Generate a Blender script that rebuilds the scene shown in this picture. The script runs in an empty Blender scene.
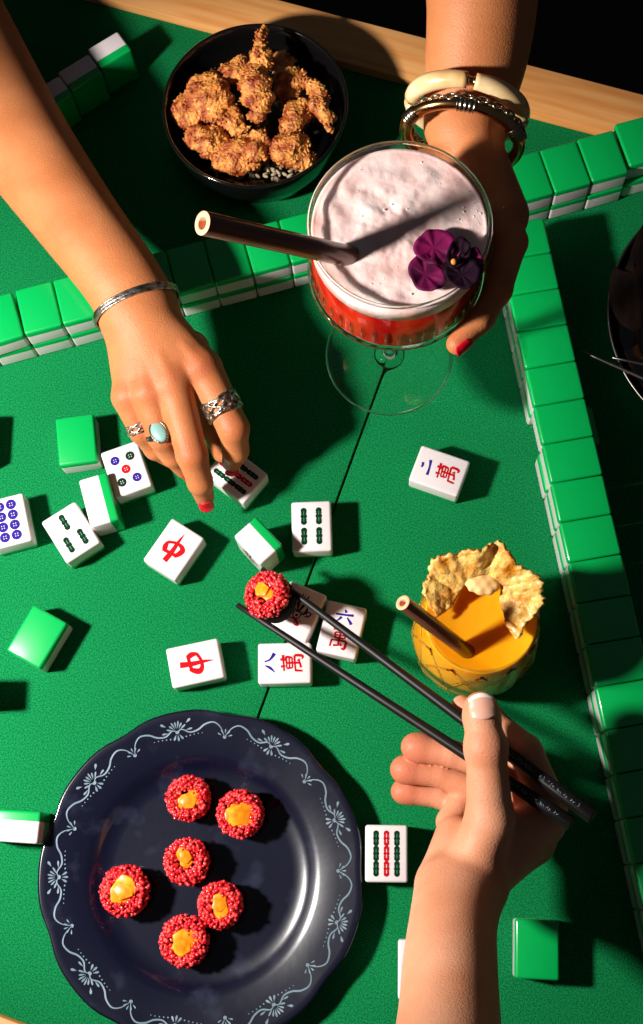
import bpy, bmesh, math, random
import numpy as np
from mathutils import Vector, Matrix, noise
from math import pi, sin, cos, radians
random.seed(7)
S = bpy.context.scene
COL = S.collection
MM = 0.001

# ------------------------------------------------------------------ camera
F, NX, NY, H = 1300.0, 62.0, 361.0, 952.0        # focal length px, nadir offset px, height mm
_g = Vector((NX, NY, F)).normalized()
_X = (Vector((1, 0, 0)) - _g[0]*_g).normalized()
_Z = -_g
_Y = _Z.cross(_X)

def P(u, v, z):
    """point (mm) at height z above the felt that the photo shows at pixel (u, v)"""
    r = Vector((u-321.5, v-512, F))
    w = Vector((r.dot(_X), r.dot(_Y), r.dot(_Z)))
    t = (z-H)/w.z
    return Vector((w.x*t, w.y*t, z))

def PXS(u, v, z):
    """pixels per mm around that point"""
    a, b = P(u, v, z), P(u+10, v, z)
    return 10/(a-b).length

cd = bpy.data.cameras.new('camera'); cam = bpy.data.objects.new('camera', cd); COL.objects.link(cam)
cd.sensor_fit = 'VERTICAL'; cd.sensor_height = 24; cd.lens = F*24/1024; cd.clip_start = .02
M = Matrix(((_X.x, -_X.y, -_X.z), (_Y.x, -_Y.y, -_Y.z), (_Z.x, -_Z.y, -_Z.z))).to_4x4()
M.translation = Vector((0, 0, H*MM)); cam.matrix_world = M
S.camera = cam

# ------------------------------------------------------------------ materials
def lin(c):
    if isinstance(c, str): c = [int(c[i:i+2], 16)/255 for i in (0, 2, 4)]
    return [x/12.92 if x < .04045 else ((x+.055)/1.055)**2.4 for x in c][:3]+[1]

def mat(name, col, rough=.5, metal=0, trans=0, ior=1.45, sss=0, sssr=(1,.3,.15), sscale=.003, coat=0, bump=0, bscale=800,
        bdetail=4, var=0, vscale=60, col2=None, spec=.5, vstretch=None, bdist=.0004, ramp=(.35,.65), vdetail=5, alpha=1, sheen=0):
    m = bpy.data.materials.new(name); m.use_nodes = True
    n, l = m.node_tree.nodes, m.node_tree.links
    b = n['Principled BSDF']; b.inputs['Base Color'].default_value = lin(col)
    b.inputs['Roughness'].default_value = rough; b.inputs['Metallic'].default_value = metal
    b.inputs['Transmission Weight'].default_value = trans; b.inputs['IOR'].default_value = ior
    b.inputs['Specular IOR Level'].default_value = spec; b.inputs['Alpha'].default_value = alpha
    b.inputs['Sheen Weight'].default_value = sheen
    if coat: b.inputs['Coat Weight'].default_value = coat; b.inputs['Coat Roughness'].default_value = .08
    if sss:
        b.inputs['Subsurface Weight'].default_value = sss
        b.inputs['Subsurface Radius'].default_value = sssr; b.inputs['Subsurface Scale'].default_value = sscale
    tc = n.new('ShaderNodeTexCoord'); src = tc.outputs['Object']
    if vstretch:
        mp = n.new('ShaderNodeMapping'); mp.inputs['Scale'].default_value = vstretch
        l.new(src, mp.inputs['Vector']); src = mp.outputs['Vector']
    if col2:
        t = n.new('ShaderNodeTexNoise'); t.inputs['Scale'].default_value = vscale; t.inputs['Detail'].default_value = vdetail
        l.new(src, t.inputs['Vector'])
        r = n.new('ShaderNodeValToRGB'); r.color_ramp.elements[0].position = ramp[0]; r.color_ramp.elements[1].position = ramp[1]
        r.color_ramp.elements[0].color = lin(col); r.color_ramp.elements[1].color = lin(col2)
        l.new(t.outputs['Fac'], r.inputs['Fac']); l.new(r.outputs['Color'], b.inputs['Base Color'])
    if bump:
        t2 = n.new('ShaderNodeTexNoise'); t2.inputs['Scale'].default_value = bscale; t2.inputs['Detail'].default_value = bdetail
        l.new(src, t2.inputs['Vector'])
        bp = n.new('ShaderNodeBump'); bp.inputs['Strength'].default_value = bump; bp.inputs['Distance'].default_value = bdist
        l.new(t2.outputs['Fac'], bp.inputs['Height']); l.new(bp.outputs['Normal'], b.inputs['Normal'])
    return m

MT = dict(
    felt=mat('green_felt', '00532a', rough=.95, spec=.12, col2='108549', vscale=900, vdetail=3, bump=.8, bscale=1100, bdist=.0007, ramp=(.34,.68)),
    under=mat('dark_backing', '0c1d14', rough=.95),
    wood=mat('pale_pine', 'cf8747', rough=.42, col2='e0a262', vscale=9, vstretch=(1,14,14), bump=.15, bscale=60),
    floor=mat('dark_floorboards', '14110f', rough=.8, col2='1b1614', vscale=5, vstretch=(1,8,1)),
    tile=mat('ivory_resin', 'ddd2d2', rough=.25, coat=.25, sss=.1, sscale=.002, sssr=(1,.8,.7)),
    green=mat('green_resin', '00a24c', rough=.3, coat=.5, sss=.15, sssr=(.2,1,.4), sscale=.003),
    ired=mat('red_ink', 'b00c16', rough=.8, spec=.1), iblue=mat('blue_ink', '2a1c7c', rough=.8, spec=.1), igreen=mat('green_ink', '042c16', rough=.8, spec=.1),
    ilight=mat('pale_green_ink', '2f7a52', rough=.5),
)

# ------------------------------------------------------------------ mesh helpers
def link(o, parent=None):
    COL.objects.link(o)
    if parent: o.parent = parent
    return o
def mesh_obj(name, verts, faces, m, parent=None, smooth=True, mats=None, midx=None):
    me = bpy.data.meshes.new(name)
    me.from_pydata([tuple(v) for v in verts], [], faces)
    for x in (mats or [m]): me.materials.append(x)
    if midx is not None: me.polygons.foreach_set('material_index', midx)
    if smooth: me.polygons.foreach_set('use_smooth', [True]*len(me.polygons))
    me.update()
    bm = bmesh.new(); bm.from_mesh(me); bmesh.ops.recalc_face_normals(bm, faces=bm.faces); bm.to_mesh(me); bm.free()
    return link(bpy.data.objects.new(name, me), parent)
def bm_obj(name, bm, m, parent=None, smooth=True, mats=None):
    me = bpy.data.meshes.new(name); bmesh.ops.recalc_face_normals(bm, faces=bm.faces); bm.to_mesh(me); bm.free()
    for x in (mats or [m]): me.materials.append(x)
    if smooth: me.polygons.foreach_set('use_smooth', [True]*len(me.polygons))
    return link(bpy.data.objects.new(name, me), parent)
def autosmooth(o, ang=35):
    me = o.data; me.polygons.foreach_set('use_smooth', [True]*len(me.polygons))
    bm = bmesh.new(); bm.from_mesh(me)
    for e in bm.edges:
        if len(e.link_faces) == 2 and e.calc_face_angle(0) > radians(ang): e.smooth = False
    bm.to_mesh(me); bm.free()
def thing(name, label, cat, loc=(0,0,0), rz=0, group=None):
    o = bpy.data.objects.new(name, None); o.empty_display_size = .01; COL.objects.link(o)
    o.location = Vector(loc)*MM; o.rotation_euler = (0, 0, rz)
    tag(o, label, cat, group); return o
def tag(o, label, cat, group=None):
    o['label'] = label; o['category'] = cat
    if group: o['group'] = group
    return o
def copy_tree(o, parent=None):
    c = o.copy(); COL.objects.link(c)
    if parent is not None: c.parent = parent
    for ch in [x for x in bpy.data.objects if x.parent == o]: copy_tree(ch, c)
    return c
def mv(v): return Vector(v)*MM

def tube(pts, rads, seg=12, cap=True, close=False, flat=None):
    """swept tube through pts (mm) -> verts (m), faces.  flat=(normal, ratio)"""
    pts = [Vector(p) for p in pts]; n = len(pts); V, Fc = [], []
    if not hasattr(rads, '__len__'): rads = [rads]*n
    prev = None
    for i, p in enumerate(pts):
        if close: t = (pts[(i+1) % n]-pts[i-1]).normalized()
        else: t = (pts[min(i+1, n-1)]-pts[max(i-1, 0)]).normalized()
        if prev is None:
            a = Vector((0, 0, 1)) if abs(t.z) < .9 else Vector((1, 0, 0))
            u = t.cross(a).normalized()
        else: u = (prev-t*prev.dot(t)).normalized()
        prev = u; w = t.cross(u)
        for k in range(seg):
            a = 2*pi*k/seg; V.append((p+(u*cos(a)+w*sin(a))*rads[i])*MM)
    m = n if close else n-1
    for i in range(m):
        for k in range(seg):
            a, b = i*seg+k, i*seg+(k+1) % seg; c, d = ((i+1) % n)*seg+(k+1) % seg, ((i+1) % n)*seg+k
            Fc.append((a, d, c, b))
    if cap and not close:
        Fc.append(tuple(range(seg))); Fc.append(tuple(reversed(range((n-1)*seg, n*seg))))
    return V, Fc
class MB:
    def __init__(s): s.v, s.f, s.m = [], [], []
    def add(s, vf, mi=0):
        b = len(s.v); s.v += list(vf[0]); s.f += [tuple(i+b for i in f) for f in vf[1]]; s.m += [mi]*len(vf[1]); return s
    def build(s, name, m, parent=None, mats=None, smooth=True):
        return mesh_obj(name, s.v, s.f, m, parent, smooth, mats, s.m if mats else None)
def lathe(prof, seg=96, cap=False, rmod=None, zmod=None):
    """profile [(r,z)] mm; rmod(a, r)->r"""
    V, Fc = [], []
    for r, z in prof:
        for k in range(seg):
            a = 2*pi*k/seg; rr = rmod(a, r) if rmod else r; zz = zmod(a, r, z) if zmod else z
            V.append(Vector((rr*cos(a), rr*sin(a), zz))*MM)
    for i in range(len(prof)-1):
        for k in range(seg):
            a, b = i*seg+k, i*seg+(k+1) % seg; Fc.append((a, b, b+seg, a+seg))
    if cap or prof[0][0] < .02: Fc.append(tuple(reversed(range(seg))))
    if cap or prof[-1][0] < .02: Fc.append(tuple(range((len(prof)-1)*seg, len(prof)*seg)))
    return V, Fc
def sphere(c, r, seg=8, rings=5, sc=(1,1,1)):
    V, Fc = [], []; c = Vector(c)
    V.append((c+Vector((0,0,r*sc[2])))*MM)
    for i in range(1, rings):
        p = pi*i/rings
        for k in range(seg):
            a = 2*pi*k/seg; V.append((c+Vector((r*sin(p)*cos(a)*sc[0], r*sin(p)*sin(a)*sc[1], r*cos(p)*sc[2])))*MM)
    V.append((c-Vector((0,0,r*sc[2])))*MM)
    for k in range(seg): Fc.append((0, 1+k, 1+(k+1) % seg))
    for i in range(rings-2):
        for k in range(seg):
            a, b = 1+i*seg+k, 1+i*seg+(k+1) % seg; Fc.append((a, a+seg, b+seg, b))
    e = len(V)-1; o = 1+(rings-2)*seg
    for k in range(seg): Fc.append((o+k, e, o+(k+1) % seg))
    return V, Fc
def xf(vf, mtx): return [mtx @ Vector(v) for v in vf[0]], vf[1]
def crom(pts, sub=8, close=False):
    """Catmull-Rom through tuples"""
    pts = [Vector(p) for p in pts]; n = len(pts); out = []
    rng = range(n if close else n-1)
    for i in rng:
        p0, p1, p2, p3 = (pts[(i-1) % n], pts[i], pts[(i+1) % n], pts[(i+2) % n]) if close else (pts[max(i-1,0)], pts[i], pts[i+1], pts[min(i+2,n-1)])
        for k in range(sub):
            t = k/sub
            out.append(.5*((2*p1)+(p2-p0)*t+(2*p0-5*p1+4*p2-p3)*t*t+(3*p1-p0-3*p2+p3)*t**3))
    if not close: out.append(pts[-1])
    return out
def rounded_box(sx, sy, sz, r, seg=3):
    bm = bmesh.new(); bmesh.ops.create_cube(bm, size=1)
    for v in bm.verts: v.co = Vector((v.co.x*sx, v.co.y*sy, v.co.z*sz))*MM
    bmesh.ops.bevel(bm, geom=list(bm.edges), offset=r*MM, segments=seg, profile=.5, affect='EDGES'); return bm

# ------------------------------------------------------------------ the setting and the table
fl = mesh_obj('floor', [Vector(c) for c in ((-3,-3,-.76),(3,-3,-.76),(3,3,-.76),(-3,3,-.76))], [(0,1,2,3)], MT['floor']); fl['kind'] = 'structure'

RH = 9.0                                            # rim height above the felt
pA, pB = P(207.5, 26, RH), P(610, 132.5, RH)        # inner edge of the far rim
ex = (pB-pA); ex.z = 0; ex.normalize(); ey = Vector((-ex.y, ex.x, 0))
pC = P(2, 1017, RH)
side = abs((pA-pC).dot(ey))                         # inner depth of the board
mid = pA + ex*((pB-pA).length*.42)
W = side*1.08
org = mid - ex*(W*.5-70) - ey*side                        # inner near-left corner
org.z = 0
table = thing('mahjong_table', 'green felt covered games table with a pale wooden rim, under everything', 'table', org, math.atan2(ex.y, ex.x))
def tbox(name, x0, y0, z0, x1, y1, z1, m, r=1.0, parent=table, seg=2):
    bm = rounded_box(x1-x0, y1-y0, z1-z0, r, seg); bmesh.ops.translate(bm, verts=bm.verts, vec=Vector(((x0+x1)/2, (y0+y1)/2, (z0+z1)/2))*MM)
    o = bm_obj(name, bm, m, parent, smooth=False); autosmooth(o); return o
# seam between the two felt panels
def loc2(p): q = p-org; return Vector((q.dot(ex), q.dot(ey), 0))
s0, s1 = loc2(P(340, 492, 0)), loc2(P(265, 714, 0)); s2 = loc2(P(389, 372, 0))
sd = (s2-s1).normalized()
def seam_x(y): return s0.x + (y-s0.y)*sd.x/sd.y
g = .8
for k, poly in enumerate(([(0,0),(seam_x(0)-g,0),(seam_x(side)-g,side),(0,side)], [(seam_x(0)+g,0),(W,0),(W,side),(seam_x(side)+g,side)])):
    bm = bmesh.new()
    top = [bm.verts.new(Vector((x, y, 0))*MM) for x, y in poly]
    f = bm.faces.new(top); r = bmesh.ops.extrude_face_region(bm, geom=[f])
    bmesh.ops.translate(bm, verts=[v for v in r['geom'] if isinstance(v, bmesh.types.BMVert)], vec=(0,0,-4*MM))
    bmesh.ops.bevel(bm, geom=[e for e in bm.edges if e.verts[0].co.z > -.001 and e.verts[1].co.z > -.001], offset=.0007, segments=3, profile=.5, affect='EDGES')
    o = bm_obj('felt_panel', bm, MT['felt'], table, smooth=False); autosmooth(o)
tbox('base_board', 0, 0, -22, W, side, -4, MT['under'])
rw = 42
tbox('rim', -rw, side, -22, W+rw, side+rw, RH, MT['wood'], 1.6)
tbox('rim', -rw, -rw, -22, W+rw, 0, RH, MT['wood'], 1.6)
tbox('rim', -rw, 0, -22, 0, side, RH, MT['wood'], 1.6)
tbox('rim', W, 0, -22, W+rw, side, RH, MT['wood'], 1.6)
for x in (-rw+4, W-10):
    for y in (-rw+4, side-10): tbox('leg', x, y, -760, x+48, y+48, -22, MT['wood'], 3)

# ------------------------------------------------------------------ mahjong tiles
TW, TL, TT = 30.0, 39.0, 22.0
SPLIT = -4.2                                       # green below, ivory above (tile-local z, face at +TT/2)
def tile_meshes():
    out = []
    for keep_top in (True, False):
        bm = rounded_box(TW-.4, TL-.4, TT, 2.0, 4)
        z = (SPLIT + (.05 if keep_top else -.05))*MM
        bmesh.ops.bisect_plane(bm, geom=bm.verts[:]+bm.edges[:]+bm.faces[:], plane_co=(0,0,z), plane_no=(0,0,1), clear_inner=keep_top, clear_outer=not keep_top)
        ed = [e for e in bm.edges if len(e.link_faces) == 1]; bmesh.ops.edgeloop_fill(bm, edges=ed)
        me = bpy.data.meshes.new('tile_body' if keep_top else 'tile_back'); bmesh.ops.recalc_face_normals(bm, faces=bm.faces); bm.to_mesh(me); bm.free()
        me.materials.append(MT['tile'] if keep_top else MT['green'])
        o = bpy.data.objects.new('tmp', me); autosmooth(o, 50); bpy.data.objects.remove(o)
        out.append(me)
    return out
ME_BODY, ME_BACK = tile_meshes()

# painted marks: flat polygons a hair above the face; tile-local mm coordinates, y up
INK = [MT['ired'], MT['iblue'], MT['igreen'], MT['ilight'], MT['tile']]
ZF = TT/2
class Ink(MB):
    def stroke(s, pts, w, c, sub=5, z=.10):
        """brush stroke: pts [(x,y)], widths list"""
        n = len(pts)
        if not hasattr(w, '__len__'): w = [w]*n
        pp = crom([(p[0], p[1], w[i]) for i, p in enumerate(pts)], sub) if n > 1 else []
        V = []
        L = len(pp)
        for i, p in enumerate(pp):
            a, b = pp[max(i-1,0)], pp[min(i+1,L-1)]; t = Vector((b.x-a.x, b.y-a.y)); t = t.normalized() if t.length else Vector((1,0))
            nn = Vector((-t.y, t.x)); hw = max(p.z, .05)/2
            V += [Vector((p.x+nn.x*hw, p.y+nn.y*hw, ZF+z))*MM, Vector((p.x-nn.x*hw, p.y-nn.y*hw, ZF+z))*MM]
        s.add((V, [(2*i, 2*i+1, 2*i+3, 2*i+2) for i in range(L-1)]), c)
    def disc(s, x, y, r, c, r0=0, z=.10, n=24, sy=1):
        V = []; Fc = []
        for k in range(n):
            a = 2*pi*k/n; V.append(Vector((x+r*cos(a), y+r*sin(a)*sy, ZF+z))*MM)
        if r0:
            for k in range(n):
                a = 2*pi*k/n; V.append(Vector((x+r0*cos(a), y+r0*sin(a)*sy, ZF+z))*MM)
            Fc = [(k, (k+1) % n, n+(k+1) % n, n+k) for k in range(n)]
        else: Fc = [tuple(range(n))]
        s.add((V, Fc), c)
    def coin(s, x, y, r, c):
        s.disc(x, y, r, c)
        for k in range(4):
            a = pi/4+k*pi/2; s.disc(x+r*.33*cos(a), y+r*.33*sin(a), r*.11, 4, z=.16, n=8)
    def bamboo(s, x, y, h, w, c):
        """one stick: two lobed halves with a waist, pale core lines"""
        for sg in (-1, 1):
            pts = [(x, y+sg*h*.03), (x, y+sg*h*.16), (x, y+sg*h*.27), (x, y+sg*h*.38), (x, y+sg*h*.5)]
            s.stroke(pts, [w*.8, w*.5, w, w*.5, w*.8], c, 4)
            s.disc(x, y+sg*h*.47, w*.47, c, n=14)
            s.stroke([(x, y+sg*h*.1), (x, y+sg*h*.42)], [w*.12, w*.12], 4 if c == 0 else 3, 2, z=.16)
        s.disc(x, y, w*.5, c, n=14)
    def done(s): 
        o = s.build('face_mark', None, None, mats=INK, smooth=False); me = o.data; bpy.data.objects.remove(o); return me
def zhong():
    k = Ink()
    k.stroke([(.6, 13.5), (.1, 7), (.2, -2), (-.6, -11)], [.4, 2.2, 3.6, 4.4], 0)
    k.stroke([(-6.6, 2.6), (-6.4, -1.5), (-4.8, -5.0)], [2.0, 4.0, 3.2], 0)
    k.stroke([(-6.6, 2.2), (-2, 4.4), (3.2, 4.8), (6.4, 2.4), (5.4, -1.5), (3.6, -4.6)], [2.4, 2.2, 2.8, 4.2, 3.8, 2.2], 0)
    k.stroke([(-5.4, -4.2), (0, -3.8), (4.6, -3.2)], [2.8, 2.4, 3.0], 0)
    return k.done()
def wan(k, y=0, sc=1.0):
    def st(p, w): k.stroke([(a*sc, b*sc+y) for a, b in p], [x*sc*1.45 for x in w], 0)
    st([(-6,6),(0,6.4),(6,6.8)], [.9,1.0,1.5]); st([(-2.6,8.4),(-2.2,5)], [1.4,.8]); st([(2.8,8.8),(2.2,5.2)], [1.5,.8])
    st([(-4,4),(-3.6,-.2)], [1.1,.9]); st([(-4,4),(0,4.2),(4.2,4.4),(3.8,0)], [.8,.9,1.4,1.0])
    st([(-3.8,2),(3.8,2.3)], [.8,.9]); st([(-3.6,-.2),(3.8,.2)], [.8,.9]); st([(0,4),(0,-5)], [1.1,1.2])
    st([(-6,-2.4),(0,-1.9),(5.6,-1.6)], [.9,1.0,1.2]); st([(-5.6,-2.2),(-6,-7.6)], [1.2,1.0])
    st([(5.6,-1.8),(5.4,-6.4),(4.2,-7.8),(2.6,-7.0)], [1.4,1.5,1.3,.3]); st([(-3.6,-6.4),(0,-5.6),(2.4,-4.6)], [1.3,.9,.5]); st([(1.4,-3.6),(2.6,-5.6)], [.5,1.3])
def mark(kind):
    k = Ink()
    if kind == 'dots5':
        for x, y, c in ((-6,9,1),(6,9,2),(0,0,0),(-6,-9,2),(6,-9,1)): k.coin(x, y, 3.5, c)
    if kind == 'dots8':
        for x in (-4.5, 4.5):
            for j in range(4): k.coin(x, 12.2-j*8.1, 3.9, 1)
    if kind == 'bam3':
        k.bamboo(0, 9, 9.6, 4.8, 2); k.bamboo(-6, -8, 9.6, 4.8, 2); k.bamboo(6, -8, 9.6, 4.8, 2)
    if kind == 'bam6':
        for x in (-5.6, 5.6):
            for y in (7.6, -7.6): k.bamboo(x, y, 9.2, 4.9, 2)
    if kind == 'bam9':
        for i, x in enumerate((-7.2, 0, 7.2)):
            for y in (10.2, 0, -10.2): k.bamboo(x, y, 7.0, 4.3, 0 if i == 1 else 2)
    if kind == 'wan2':                      # two strokes above, a short and a long one
        k.stroke([(-2, 13.6), (0, 13.2), (2, 13.8)], [1.4,1.7,2.2], 1); k.stroke([(-6.4, 7.6), (0, 7.8), (5.6, 8.8)], [2.2,1.5,2.4], 1); wan(k, -6, .98)
    if kind == 'wan8':
        k.stroke([(-1.6, 14.2), (-3.2, 10.6), (-6.6, 7.0)], [.6,2.0,.5], 1); k.stroke([(1.2, 14.4), (2.8, 10.4), (7.2, 7.2)], [1.0,1.5,2.8], 1); wan(k, -5.6, .98)
    if kind == 'wan6':
        k.stroke([(-.6, 15), (.8, 12.8)], [.8,2.2], 1); k.stroke([(-6.6, 10.6), (0, 11), (6.4, 11.8)], [1.4,1.5,1.9], 1)
        k.stroke([(-2, 9.2), (-3.4, 7), (-6, 5)], [1.9,1.4,.4], 1); k.stroke([(2, 9.4), (4, 7.4), (6.2, 5)], [.9,1.7,2.3], 1); wan(k, -6.4, .95)
    if kind == 'bird':                      # the bird of the one-of-bamboo tile, tail up
        for dx, c in ((-2.1, 2), (0, 0), (2.1, 2)):
            k.stroke([(dx*.4, 1), (dx*1.1, 7), (dx*1.0+.8, 14)], [1.2, 2.0, .6], c)
        k.stroke([(-.2, 2), (.2, 7), (1.2, 14.4)], [.5,.7,.3], 4, z=.2)
        k.stroke([(-1.2, -1), (-4.6, 1.8), (-5.4, 5.6), (-3.8, 8)], [2.6,2.4,1.5,.3], 2)
        k.stroke([(1.2, -1), (4.6, .6), (5.6, 4.0), (4.4, 6.4)], [2.6,2.4,1.5,.3], 2)
        k.stroke([(-1, -1.6), (-3.8, 1.4), (-4.6, 5)], [.4,.5,.2], 4, z=.2); k.stroke([(1, -1.6), (3.8, .6), (4.6, 3.6)], [.4,.5,.2], 4, z=.2)
        k.disc(0, -2.6, 3.1, 1); k.disc(0, -2.6, 2.2, 4, z=.16); k.disc(.1, -2.8, 1.1, 1, z=.2)
        k.stroke([(0, 2), (0, -.2)], [2.6, 3], 1)
        k.stroke([(-4.4, -6.6), (-1.6, -5.8), (1.2, -6.6), (3.8, -9.2), (1.6, -9.6), (-.6, -8.2)], [.5,1.4,2.2,1.6,1.2,.4], 0)
        k.stroke([(3.2, -5.2), (5, -6.6)], [.8,.3], 0)
        k.stroke([(5.6, -1.4), (8.2, -1.0), (9.4, 1.6), (7.4, 2.6), (6.4, .9), (8.4, -.8), (11, 3.4)], [.7,1,1,1,.8,.7,.3], 1)
    return k.done()
MARKS = {'zhong': zhong()}
def get_mark(kind):
    if kind not in MARKS: MARKS[kind] = mark(kind)
    return MARKS[kind]

def tile(u, v, u2, v2, pose, kind, label, group=None, z0=0, roll=0):
    """(u,v) centre of the upper side, (u2,v2) a point in the tile's direction: its top (up/down) or where its face looks (long/end)"""
    hh = {'up': TT, 'down': TT, 'long': TW, 'end': TL}[pose]
    c = P(u, v, z0+hh); d = P(u2, v2, z0+hh)-c; a = math.atan2(d.y, d.x)
    t = thing('mahjong_tile', label, 'mahjong tile', (c.x, c.y, z0), a, group)
    # local frame: +x is the given direction
    if pose == 'up': R = Matrix(((0,1,0),(-1,0,0),(0,0,1)))          # tile y -> +x
    if pose == 'down': R = Matrix(((0,1,0),(1,0,0),(0,0,-1)))
    if pose == 'long': R = Matrix(((0,0,1),(0,1,0),(-1,0,0)))        # face normal -> +x, tile y horizontal
    if pose == 'end': R = Matrix(((0,0,1),(1,0,0),(0,1,0)))          # tile y -> up
    R = R.to_4x4(); R.translation = Vector((0,0,hh/2*MM))
    if roll: R = Matrix.Translation((0,0,0)) @ R
    parts = [('tile_body', ME_BODY), ('tile_back', ME_BACK)]
    if kind: parts.append(('face_mark', get_mark(kind)))
    for nm, me in parts:
        o = bpy.data.objects.new(nm, me); link(o, t); o.matrix_local = R
    return t

# loose tiles on the felt: centre and direction as the photo shows them
tile(126, 469, 119, 448, 'up', 'dots5', 'five-dot tile lying face up beside the turquoise ring')
tile(70.5, 532, 58, 512, 'up', 'bam3', 'tile with three green bamboo sticks, face up near the left edge')
tile(8, 521, 2, 490, 'up', 'dots8', 'tile with blue dots in two columns, cut by the left edge')
tile(173.5, 549, 186, 531, 'up', 'zhong', 'white tile with a slanted red character, right below the red-nailed fingertip')
tile(195, 663, 216, 658.5, 'up', 'zhong', 'white tile with a sideways red character, just above the dark plate')
tile(236, 474, 251, 485.5, 'up', 'bam9', 'nine-bamboo tile touched by the ringed index finger')
tile(311.5, 526, 311, 505, 'up', 'bam6', 'white tile with six green bamboo sticks, above the bird tile')
tile(298, 611.5, 310, 585, 'up', 'bird', 'white tile with a colourful painted bird, under the chopsticks')
tile(341.5, 629.5, 347, 606, 'up', 'wan6', 'white tile with blue and red characters, rightmost of the cluster under the chopsticks')
tile(284.5, 663, 262, 663.5, 'up', 'wan8', 'sideways white tile with a split blue stroke and red character, below the bird tile')
tile(439.5, 470.5, 415, 462, 'up', 'wan2', 'lone white tile with two blue strokes and a red character, left of the tile wall')
tile(386.5, 853.5, 386.5, 830, 'up', 'bam9', 'nine-bamboo tile with a red middle column, between dark plate and wrist')
tile(420, 970, 420, 947, 'up', 'wan8', 'white tile mostly hidden below the forearm at the bottom')
tile(76, 439.5, 74, 416, 'down', None, 'face-down green tile touching the five-dot tile')
tile(36.5, 636.5, 50, 614, 'down', None, 'lone green face-down tile near the left edge, above the dark plate')
tile(537.5, 949.5, 537.5, 925, 'down', None, 'green face-down tile right of the forearm at the bottom right')
tile(98.5, 499.5, 80, 505, 'long', None, 'blank-sided tile tipped on its long edge, green stripe to the right')
tile(258, 540.5, 245, 552, 'end', 'bird', 'tile standing on its short end behind the sushi roll in the chopsticks')
tile(12, 826, 9, 850, 'long', None, 'tile lying on its long edge at the left edge, beside the dark plate')
tile(-30, 440, -28, 412, 'down', None, 'face-down tile past the left edge, only its shadow in view')
tile(-38, 690, -36, 660, 'end', None, 'upright tile past the left edge, only its shadow in view')
# three tiles standing on end behind the wrist: their backs look at us
for (u, v, lb) in ((109, 47, 'standing tile nearest the black bowl, rightmost of the upright three'), (79.5, 70, 'middle one of three upright tiles beside the bare arm'), (50, 92, 'upright tile partly behind the bare arm, leftmost of the standing three')):
    tile(u+6*0, v+2, u-17, v-21, 'end', None, lb, 'tiles standing upright by the black bowl')

# walls of stacked face-down tiles, two high
def wall(a, b, n, i0, i1, inward, group, where, off=None, jit=None, skip=()):
    """a,b: two points of the front top edge n tiles apart; inward +1/-1 chooses the side the tiles lie on"""
    d = (b-a); d.z = 0; pitch = d.length/n; d.normalize(); nn = Vector((-d.y, d.x, 0))*inward
    rnd = random.Random(3)
    ordn = where
    for lay in (0, 1):
        for i in range(i0, i1):
            if (lay, i) in skip: continue
            c = a + d*pitch*(i+.5) + nn*(TL/2)
            o_, sh, an = (off or {}).get((lay, i), (0, 0, 0))
            c = c + nn*(o_ + rnd.uniform(-.25, .25)) + d*sh
            t = thing('mahjong_tile', ordn(lay, i), 'mahjong tile', (c.x, c.y, TT*lay+(.05 if lay else 0)), math.atan2(nn.y, nn.x)+rnd.uniform(-.006, .006)+an, group)
            R = Matrix(((0,1,0),(1,0,0),(0,0,-1))).to_4x4(); R.translation = Vector((0,0,TT/2*MM))
            for nm, me in (('tile_body', ME_BODY), ('tile_back', ME_BACK)):
                o = bpy.data.objects.new(nm, me); link(o, t); o.matrix_local = R
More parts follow.
